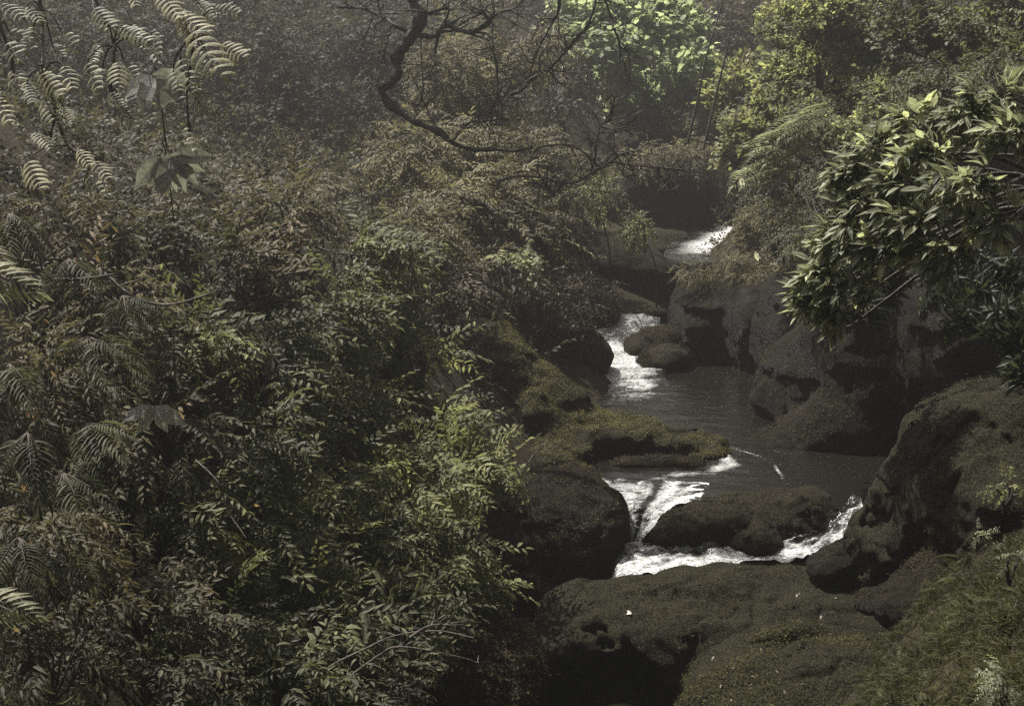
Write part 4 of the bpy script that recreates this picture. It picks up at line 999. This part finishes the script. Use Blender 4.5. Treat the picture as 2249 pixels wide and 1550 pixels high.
hang([(120, 250, 6.3), (150, 320, 6.3), (190, 345, 6.3), (215, 365, 6.3)],
     [(60, 355, 95, 435, 6.2, .95), (172, 330, 200, 375, 6.2, .95), (205, 355, 245, 405, 6.2, .7), (190, 390, 235, 450, 6.3, .5)],
     'lowest hanging branch, with yellowish frond tips')
hang([(-60, 560, 6.0), (-20, 590, 6.0), (20, 615, 5.9)],
     [(-45, 590, 75, 652, 5.9, .62), (-25, 540, 15, 590, 6.0, .6)], 'short bright frond poking in at the left edge halfway down', kind='frond')
hang([(-60, 1290, 5.6), (-20, 1310, 5.6), (10, 1325, 5.6)],
     [(-35, 1310, 70, 1365, 5.5, .55)], 'short bright frond poking in at the left edge near the bottom', kind='frond')

# ferns down the left side
GF = 'ferns in the left thicket'
def fan(cx, cy, d, n, l, a0=-60, a1=60):
    o = []
    for k in range(n):
        a = math.radians(a0 + (a1 - a0) * (k + .5) / n + r_.normal() * 8); q = l * r_.uniform(.75, 1.1)
        o.append((cx + math.sin(a) * q * .15, cy + math.cos(a) * q * .08, cx + math.sin(a) * q, cy + math.cos(a) * q * .85, d, d - .25 + r_.normal() * .1))
    return o
for (cx, cy, d, n, l, a0, a1, lab) in [
    (60, 950, 7.0, 5, 190, -40, 40, 'large dark hanging fern at the left edge, halfway down'),
    (40, 1180, 6.6, 5, 180, -35, 50, 'long hanging fern in the lower left'),
    (110, 1210, 6.9, 4, 150, -20, 40, 'fern right beside the long hanging fern'),
    (190, 740, 8.0, 6, 130, -60, 75, 'arching fern with yellowed tips left of the bare curved branch'),
    (250, 800, 8.2, 4, 90, 0, 80, 'small fern below the arching yellowed one'),
    (190, 930, 7.6, 6, 130, -20, 85, 'arching fern left of the drooping grey leaf'),
    (270, 650, 8.8, 5, 110, -30, 80, 'dim fern just under the end of the bare curved branch'),
    (20, 800, 6.9, 4, 110, -10, 60, 'fern with a yellow green tip at the left edge'),
    (140, 1040, 7.2, 5, 130, -60, 60, 'dark fern between the two large hanging ferns'),
    (20, 470, 8.0, 5, 140, -20, 70, 'hazy fern below the fronds at the left edge'),
    (150, 570, 8.3, 5, 120, -60, 60, 'hazy fern above the bare curved branch')]:
    fern((cx, cy, d + .25), fan(cx, cy, d, n, l, a0, a1), 'fern', lab, GF)

# large palmate leaves
for (px, py, d, l, up, lab) in [(322, 160, 8.6, 88, (-.1, -.8, .5), 'plant with large grey palmate leaves among the hanging fronds'), (340, 330, 8.8, 92, (.1, -.75, .55), 'plant with large grey drooping leaves just below the fronds'),
                               (350, 890, 8.6, 75, (.2, -.8, .4), 'single large grey leaf drooping in the dark thicket')]:
    c = P(px, py, d); t = thing('large_leaf_plant', c + np.array([0, .4, -.5]), lab, 'plant', 'large leaved plants')
    r = np.random.default_rng(int(px + py)); mb = MB()
    k = 2 if py < 800 else 1
    pos = c[None] + r.normal(size=(k, 3)) * .05
    place(mb, 'palm', pos, np.array([[.25, -.35, -1.0]] * k) + r.normal(size=(k, 3)) * .2, np.array([up] * k), np.full(k, pxm(l, d)), np.full(k, .55), r)
    mb.build('leaf_whorl', M['grey_leaf'], t)
    sb = MB(); tube(sb, catmull([c + np.array([0, .4, -.5]), c + np.array([0, .25, .0]), c], 10), .005, .004, 6); sb.build('stem', M['stem'], t)

# contorted dark bough hanging over the stream
def bough():
    D0 = 17.0
    base = P(935, -330, D0 + .4)
    t = thing('tree', base, 'contorted dark bare bough curving down over the stream from the top edge', 'tree')
    main = [(935, -330), (915, -120), (908, 0), (920, 45), (893, 95), (872, 125), (878, 165), (845, 195), (850, 218), (880, 248), (925, 272), (965, 292), (990, 310), (1040, 325), (1100, 331), (1170, 331)]
    r = np.random.default_rng(3)
    dd = lambda q: D0 - .0022 * (q - 850)
    mb = MB(); pts = catmull([P(x, y, dd(x)) for x, y in main], 120)
    pts = pts + .035 * np.stack([fbm(pts * 2.6 + k * 9.1, 3, 60 + k) for k in range(3)], 1)
    tube(mb, pts, pxm(17, D0), pxm(3.2, D0), 10, .5, 4); mb.build('trunk', M['bark'], t)
    def branch(path, w0, w1, tw=0, d0=D0, spread=60, mat='bark'):
        b = MB(); q = catmull([P(x, y, d0 - .0022 * (x - 850) + r.normal() * .05) for x, y in path], 12 * len(path)); tw = int(tw * 2.6) + 2; w0 *= .62; w1 *= .8
        q = q + .022 * np.stack([fbm(q * 3.5 + k * 5.3, 3, 80 + k) for k in range(3)], 1)
        tube(b, q, pxm(w0, d0), pxm(w1, d0), 6, .25, int(path[0][0]))
        for k in range(tw):
            i = r.integers(len(q) // 5, len(q)); s = q[i]; a = unit(q[min(i + 1, len(q) - 1)] - q[max(i - 1, 0)]); L_ = pxm(spread, d0) * r.uniform(.5, 1.6)
            dv = unit(a * .6 + r.normal(size=3) * np.array([.8, .5, .8])); e = s + dv * L_
            m1 = s * .5 + e * .5 + r.normal(size=3) * .12 * L_
            tube(b, catmull([s, m1, e], 9), pxm(max(w1, 1.5), d0), pxm(.9, d0), 4, .1, k)
            for j in range(2):
                s2 = s * .4 + e * .6 if j else e; e2 = s2 + unit(dv + r.normal(size=3) * .7) * L_ * .5
                tube(b, catmull([s2, s2 * .5 + e2 * .5 + r.normal(size=3) * .05 * L_, e2], 6), pxm(1.2, d0), pxm(.7, d0), 3)
        b.build('branch', M[mat], t)
    branch([(905, 75), (870, 58), (830, 35), (790, 22), (740, 18)], 9, 3, 4)
    branch([(895, 78), (950, 82), (965, 65), (985, 57), (1015, 70), (1035, 75), (1060, 58), (1075, 45)], 9, 5, 3)
    branch([(918, 30), (950, 28), (985, 20)], 7, 3, 2)
    branch([(1075, 45), (1060, 20), (1045, -40)], 6, 4, 3)
    branch([(1075, 45), (1100, 30), (1140, 15), (1160, -10)], 4, 2, 4)
    branch([(1080, 50), (1085, 110), (1092, 170), (1095, 215)], 5, 2, 4)
    branch([(1120, 210), (1150, 195), (1190, 160), (1215, 145), (1260, 95), (1300, 40), (1312, -10)], 5, 3, 8)
    branch([(1228, -10), (1222, 30), (1200, 75), (1180, 110), (1165, 170)], 6, 2, 6)
    branch([(1325, -10), (1340, 40), (1345, 60), (1360, 95), (1362, 140)], 4, 2, 3)
    branch([(1170, 331), (1200, 322), (1250, 318), (1285, 335), (1320, 365), (1345, 355), (1400, 360), (1480, 372), (1510, 376)], 5, 2, 9, spread=45, mat='twig')
    branch([(1090, 420), (1100, 400), (1140, 388), (1200, 395), (1255, 405), (1300, 380), (1345, 352), (1370, 335), (1405, 330)], 6, 2, 9, spread=45, mat='twig')
    branch([(1240, 400), (1225, 420), (1205, 415), (1185, 385)], 4, 2, 4, spread=40)
    branch([(990, 310), (1030, 272), (1060, 270), (1110, 258)], 4, 2, 5, spread=45)
    branch([(965, 292), (940, 250), (925, 215)], 3, 2, 3)
    branch([(1300, 380), (1310, 330), (1318, 280), (1340, 262)], 3, 1.5, 6, spread=50)
    branch([(922, 75), (926, 140), (932, 205)], 3, 1.5, 1)
    branch([(860, 40), (840, 130), (830, 190)], 2.5, 1.5, 2)
bough()

def bare(paths, d, w, label, cat='branch', name='bare_branch', mat='twig', tw=2, spread=50):
    r = np.random.default_rng(int(paths[0][0][0])); b0 = P(paths[0][0][0], paths[0][0][1], d)
    mb = MB()
    for path in paths:
        q = catmull([P(x, y, d + (r.normal() * .06)) for x, y in path], 10 * len(path))
        tube(mb, q, pxm(w, d), pxm(w * .4, d), 6, .3, 5)
        for k in range(tw):
            i = r.integers(2, len(q)); L_ = pxm(spread, d) * r.uniform(.5, 1.3); e = q[i] + unit(r.normal(size=3) + np.array([.6, 0, .3])) * L_
            tube(mb, catmull([q[i], q[i] * .5 + e * .5 + r.normal(size=3) * .1 * L_, e], 7), pxm(w * .45, d), pxm(w * .2, d), 4)
    o = mb.build(name, M[mat], None, True, b0); return tag(o, label, cat)
bare([[(240, 610), (290, 650), (345, 668), (400, 664), (470, 642)], [(120, 615), (190, 612), (250, 602)]], 9.6, 5, 'bare curved grey branch sagging across the upper left thicket')
bare([[(670, 1500), (740, 1455), (800, 1425), (870, 1395), (960, 1385), (1040, 1400)], [(700, 1530), (760, 1490), (830, 1440), (880, 1420), (1000, 1440), (1050, 1455)], [(900, 1400), (940, 1375), (985, 1370)]], 10.0, 3.2, 'pale bare twigs spreading out of the dark shrubs at the bottom', tw=7)
bare([[(700, 545), (735, 555), (790, 560)], [(735, 557), (730, 600), (720, 640)]], 14.2, 3, 'short pale forked twig on the crest of the thicket', tw=3, spread=30)
bare([[(560, 720), (600, 780), (640, 830), (670, 860)]], 11.0, 2.5, 'thin reddish twig slanting through the middle of the thicket', tw=3, spread=40)
bare([[(1245, 655), (1270, 690), (1285, 720), (1280, 745)], [(1275, 660), (1270, 690)]], 20.5, 3, 'thin bare sapling stem above the squat boulder', tw=2, spread=35)
bare([[(1130, 940), (1165, 965), (1190, 950)], [(1150, 1030), (1180, 990), (1195, 975)]], 14.5, 2, 'thin bare twig in front of the mossy rib of the ridge', tw=2, spread=40)
bare([[(1510, 315), (1530, 230), (1555, 110), (1580, 30), (1592, -30)]], 26, 3, 'slender leaning stem rising past the lime green tree', 'tree', 'sapling', 'bark', 3, 45)
bare([[(1545, 330), (1575, 200), (1600, 90), (1612, -30)]], 27, 3, 'second slender leaning stem, in front of the pinkish brown tree', 'tree', 'sapling', 'bark', 3, 45)

# small plants on the right edge and bottom right
shrub(2215, 1075, 9.2, 45, 40, 'spray', 16, 42, 'shrub_bright', 'small pale green plant growing from the huge mossy boulder', 'small plants at the right edge', 'plant', tint=.85, nstem=5, name='plant')
shrub(2150, 1185, 9.2, 40, 24, 'spray', 12, 38, 'pale_fern', 'tiny plant with whitish leaves at the top of the grass slope', 'small plants at the right edge', 'plant', tint=.5, nstem=4, name='plant')
shrub(2215, 1490, 7.0, 70, 60, 'spray', 60, 42, 'pale_fern', 'small plant with pale oval leaves in the bottom right corner', 'small plants at the right edge', 'plant', tint=.35, nstem=6, name='plant')
shrub(2225, 1230, 8.6, 30, 50, 'spray', 12, 38, 'pale_fern', 'small whitish plant at the right edge above the grass', 'small plants at the right edge', 'plant', tint=.3, nstem=4, name='plant')

# ------------------------------------------------------------------ uncountable cover
def in_poly(x, y, poly):
    c = np.zeros(len(x), bool); n = len(poly); j = n - 1
    for i in range(n):
        xi, yi = poly[i]; xj, yj = poly[j]
        k = ((yi > y) != (yj > y)) & (x < (xj - xi) * (y - yi) / (yj - yi + 1e-12) + xi)
        c ^= k; j = i
    return c

def grass():
    r = np.random.default_rng(21)
    poly = [P(*q)[:2] for q in [(2249, 1060, 10.2), (2150, 1130, 10.9), (2060, 1180, 11.0), (1940, 1320, 11.0), (1850, 1430, 10.0), (1790, 1560, 9.2)]] + [np.array([2.0, 5.0]), np.array([4.6, 5.0]), np.array([5.0, 9.5])]
    x = r.uniform(1.2, 5, 130000); y = r.uniform(5, 11.5, 130000)
    k = in_poly(x, y, poly); x, y = x[k][:30000], y[k][:30000]
    z = ground(x, y); p = np.stack([x, y, z], 1); n = len(p)
    g = fbm(p * 1.8, 3, 9); kk = g > -1.1
    p, g = p[kk], g[kk]; n = len(p)
    ax = np.array([-.45, -.25, .8]) + r.normal(size=(n, 3)) * .4
    patch = fbm(p * 2.6 + 4.2, 3, 12)
    k = patch > -.45
    mb = MB(); place(mb, 'tuft', p[k], ax[k], r.normal(size=(k.sum(), 3)), (r.uniform(.03, .085, n) * (1 + .7 * patch))[k], (.5 + .42 * g + r.normal(size=n) * .15)[k], r)
    q = r.choice(n, 1800, replace=False)
    place(mb, 'fern_s', p[q] + [0, 0, .03], ax[q] * [1, 1, .35] + r.normal(size=(1800, 3)) * .25, LEAFUP + r.normal(size=(1800, 3)) * .3, r.uniform(.06, .13, 1800), .62 + .3 * g[q] + r.normal(size=1800) * .15, r)
    tag(mb.build('grass', M['grass']), 'short grass and small ferny weeds on the bottom right slope', None, None, 'stuff')
grass()

def cover(name, n, rmin, rmax, kind, size, mat, label, hmax, seed, halfang=27, wl=0.35, tint=.36):
    r = np.random.default_rng(seed)
    R = np.exp(r.uniform(math.log(rmin), math.log(rmax), n)); A = np.radians(r.uniform(-halfang, halfang, n))
    x, y = R * np.sin(A), R * np.cos(A); z = ground(x, y)
    wz = np.interp(y, [0, 12, 14.5, 21, 26, 32, 40, 120], [.2, .6, 1.3, 1.4, 2.0, 2.3, 3, 3])
    k = (z > wz + wl) & (True if wl < .1 else (x > .40 * y) | ~((x > 0) & (y < 18.5)) & ~((x > 0.2 * (y - 14) ) & (y < 23) & (x < 6)))
    x, y, z, R = x[k], y[k], z[k], R[k]; n = len(x)
    p = np.stack([x, y, z + r.random(n) ** 1.5 * hmax], 1)
    # leave out what would stand in front of the near rocks and the camera
    g = fbm(p * .8, 3, seed); k = g > -.55; p, R, g = p[k], R[k], g[k]; n = len(p)
    ax = unit(r.normal(size=(n, 3)) * .7 + np.array([0, -.3, .1]))
    up = np.array([0, -.2, 1]) + r.normal(size=(n, 3)) * .4
    mb = MB(); place(mb, kind, p, ax, up, size * R * r.uniform(.7, 1.3, n), tint + .25 * g + r.normal(size=n) * .14, r)
    tag(mb.build(name, M[mat]), label, None, None, 'stuff')
cover('undergrowth', 20000, 7, 34, 'spray_s', .026, 'shrub_dull', 'dim leafy undergrowth covering the banks', .35, 31, 40, tint=.2)  # low tint paints the shade in gaps between shrubs into the leaves
cover('undergrowth', 9000, 21, 36, 'spray_s', .016, 'olive', 'sparse brown creeping plants on the ground beside the upper stream', .12, 33, 18, .06, .3)
cover('woods', 14000, 26, 100, 'spray_s', .024, 'wood_far', 'hazy wooded slopes closing the valley', 3.0, 32, 29)

# fallen pale leaves lying on the rocks
def drop(px, py):
    best = None
    for o in SURF:
        V = o['V']; q = V - CAM
        dz = q @ FW; sx = 1124.5 + FPX * (q @ RT) / dz; sy = 775 - FPX * (q @ UP) / dz
        m = (np.abs(sx - px) < 9) & (np.abs(sy - py) < 9) & (o['N'][:, 2] > .05)
        if m.any():
            i = np.nonzero(m)[0][np.argmin(dz[m])]
            if best is None or dz[i] < best[0]: best = (dz[i], V[i], o['N'][i])
    return best
_leafme = []
rL = np.random.default_rng(4)
for q in range(3):
    mb = MB(); V, F = leaf(1, .38, rL.uniform(.1, .4), .25); mb.add(V - np.array([0, .5, 0]), F, rL.uniform(.3, .9))
    o = mb.build('fallen_leaf', M['pale_leaf' if q == 0 else 'tan_leaf']); _leafme.append(o.data); D.objects.remove(o)
def fallen(px, py, size, label, group, tilt=.5):
    b = drop(px, py)
    if b is None: return
    _, v, n = b
    o = D.objects.new('fallen_leaf', _leafme[0 if size > 20 else rL.integers(1, 3)]); COL.objects.link(o)
    nn = unit(n + rL.normal(size=3) * .25); yv = unit(np.cross(nn, unit(rL.normal(size=3))))
    xv = np.cross(yv, nn); s = pxm(size, b[0])
    from mathutils import Matrix
    o.matrix_world = Matrix(((xv[0] * s, yv[0] * s, nn[0] * s, v[0] + nn[0] * .012), (xv[1] * s, yv[1] * s, nn[1] * s, v[1] + nn[1] * .012), (xv[2] * s, yv[2] * s, nn[2] * s, v[2] + nn[2] * .012), (0, 0, 0, 1)))
    tag(o, label, 'leaf', group)
GL = 'pale fallen leaves scattered on the broad ledge'
fallen(1385, 1337, 30, 'long white fallen leaf on the broad ledge, above the undercut pool', GL)
for (x, y) in [(1748, 1302), (1760, 1296), (1665, 1420), (1640, 1500), (1700, 1470), (1612, 1460), (1580, 1497), (1655, 1480), (1720, 1520), (1560, 1440), (1690, 1540), (1600, 1530), (1840, 1305), (1870, 1320), (1900, 1308), (1520, 1395), (1790, 1400), (1760, 1500), (1625, 1445), (1800, 1350)]:
    fallen(x, y, 13, 'small pale fallen leaf lying on the broad mossy ledge', GL)
fallen(1095, 1433, 18, 'pale fallen leaf on the dark boulder left of the undercut pool', GL)
fallen(2003, 1245, 12, 'pale dot of a leaf at the foot of the huge mossy boulder', GL)
def loose(px, py, d, ln, label, mat='pale_leaf', group=None, name='pale_leaf', t=.7):
    mb = MB(); V, F = leaf(1, rL.uniform(.3, .5), rL.uniform(.2, .7), .3); c = P(px, py, d); s = pxm(ln, d)
    x, y, z = frame(np.array([.3, -.1, -1.0]) + (0 if group is None else rL.normal(size=3) * .5), np.array([-.3, -.9, .5]))
    mb.add(c + s * (V[:, :1] * x + V[:, 1:2] * y + V[:, 2:] * z), F, t)
    tag(mb.build(name, M[mat], None, False, c), label, 'leaf', group)
loose(1626, 388, 22, 28, 'white leaf hanging beside the distant cliff')
loose(1659, 552, 21.6, 24, 'white leaf standing on the plants above the sheer dark wall')
for (x, y, d) in [(188, 550, 9.6), (165, 565, 9.6), (245, 495, 10.4), (152, 745, 8.6), (112, 812, 8.3), (48, 1062, 7.2), (72, 1186, 6.6), (140, 790, 8.2), (262, 1135, 8.6), (100, 985, 7.6), (60, 905, 7.6), (300, 1330, 8.2), (212, 560, 9.8), (95, 700, 8.8), (30, 1375, 6.4), (390, 900, 9.6), (560, 1105, 9.8), (455, 1290, 8.9)]:
    loose(x, y, d, rL.uniform(14, 24), 'withered orange brown leaf caught in the dark left thicket', 'dead_leaf', 'withered leaves in the left thicket', 'withered_leaf', rL.uniform(.1, .9))
bare([[(655, 735), (700, 715), (760, 722), (800, 745)]], 12.6, 2.5, 'thin arching twig above the middle of the thicket', tw=2, spread=35)
bare([[(430, 1010), (480, 1060), (500, 1120), (540, 1180)]], 9.6, 2, 'thin dangling twig in the lower left thicket', tw=3, spread=40)
bare([[(600, 560), (625, 600), (640, 660), (632, 700)]], 12.6, 2, 'thin crooked twig between the upper shrubs of the thicket', tw=4, spread=35)

# ------------------------------------------------------------------ air, light, camera
HAZE = 0.0043
def haze():
    lo = np.array([-72, -16, -3.5]); hi = np.array([72, 112, 31.0])
    V = np.array([[x, y, z] for x in (lo[0], hi[0]) for y in (lo[1], hi[1]) for z in (lo[2], hi[2])])
    F = np.array([[0, 1, 3, 2], [4, 6, 7, 5], [0, 4, 5, 1], [2, 3, 7, 6], [0, 2, 6, 4], [1, 5, 7, 3]])
    m, nt, N, L = newmat('haze')
    out = N.new('ShaderNodeOutputMaterial'); v = N.new('ShaderNodeVolumePrincipled')
    v.inputs['Color'].default_value = (0.96, 0.94, 0.89, 1); v.inputs['Density'].default_value = HAZE; v.inputs['Anisotropy'].default_value = 0.78
    L.new(v.outputs[0], out.inputs['Volume'])
    o = MB().add(V, F).build('haze', m); tag(o, 'thin pale mist hanging in the gorge', None, None, 'stuff')
if HAZE: haze()

w = D.worlds.new('World'); SC.world = w; w.use_nodes = True
nt = w.node_tree; nt.nodes.clear()
out = nt.nodes.new('ShaderNodeOutputWorld'); bg = nt.nodes.new('ShaderNodeBackground'); sky = nt.nodes.new('ShaderNodeTexSky')
sky.sky_type = 'NISHITA'; sky.sun_disc = False; sky.sun_elevation = EL; sky.sun_rotation = AZ; sky.dust_density = 6.0; sky.air_density = 0.7; sky.ozone_density = 0.5
hs = nt.nodes.new('ShaderNodeHueSaturation'); hs.inputs['Saturation'].default_value = 0.25
nt.links.new(sky.outputs[0], hs.inputs['Color']); nt.links.new(hs.outputs[0], bg.inputs['Color']); nt.links.new(bg.outputs[0], out.inputs['Surface'])
bg.inputs['Strength'].default_value = 0.04
sl = D.lights.new('sun', 'SUN'); sl.energy = 5.0; sl.angle = math.radians(0.6); sl.color = (1.0, 0.965, 0.90)
so = D.objects.new('sun', sl); COL.objects.link(so); so.rotation_euler = Vector(-S).to_track_quat('-Z', 'Y').to_euler(); so.location = (0, 20, 40)
cd = D.cameras.new('camera'); co = D.objects.new('camera', cd); COL.objects.link(co); SC.camera = co
cd.lens = 50; cd.sensor_width = 36; cd.clip_end = 400; co.location = CAM; co.rotation_euler = (math.pi / 2 - TILT, 0, 0)
SC.view_settings.view_transform = 'Standard'; SC.view_settings.look = 'None'; SC.view_settings.exposure = 1.25; SC.view_settings.gamma = 1
c = SC.cycles
c.max_bounces = 5; c.diffuse_bounces = 2; c.glossy_bounces = 2; c.transmission_bounces = 3; c.volume_bounces = 0; c.transparent_max_bounces = 4
c.caustics_reflective = False; c.caustics_refractive = False
c.sample_clamp_indirect = 3.0; c.sample_clamp_direct = 6.0
c.use_denoising = False
try: c.denoiser = 'OPENIMAGEDENOISE'; c.denoising_prefilter = 'ACCURATE'
except Exception: pass
print('script seconds', round(time.time() - T0, 1), 'faces', sum(len(m.polygons) for m in D.meshes))
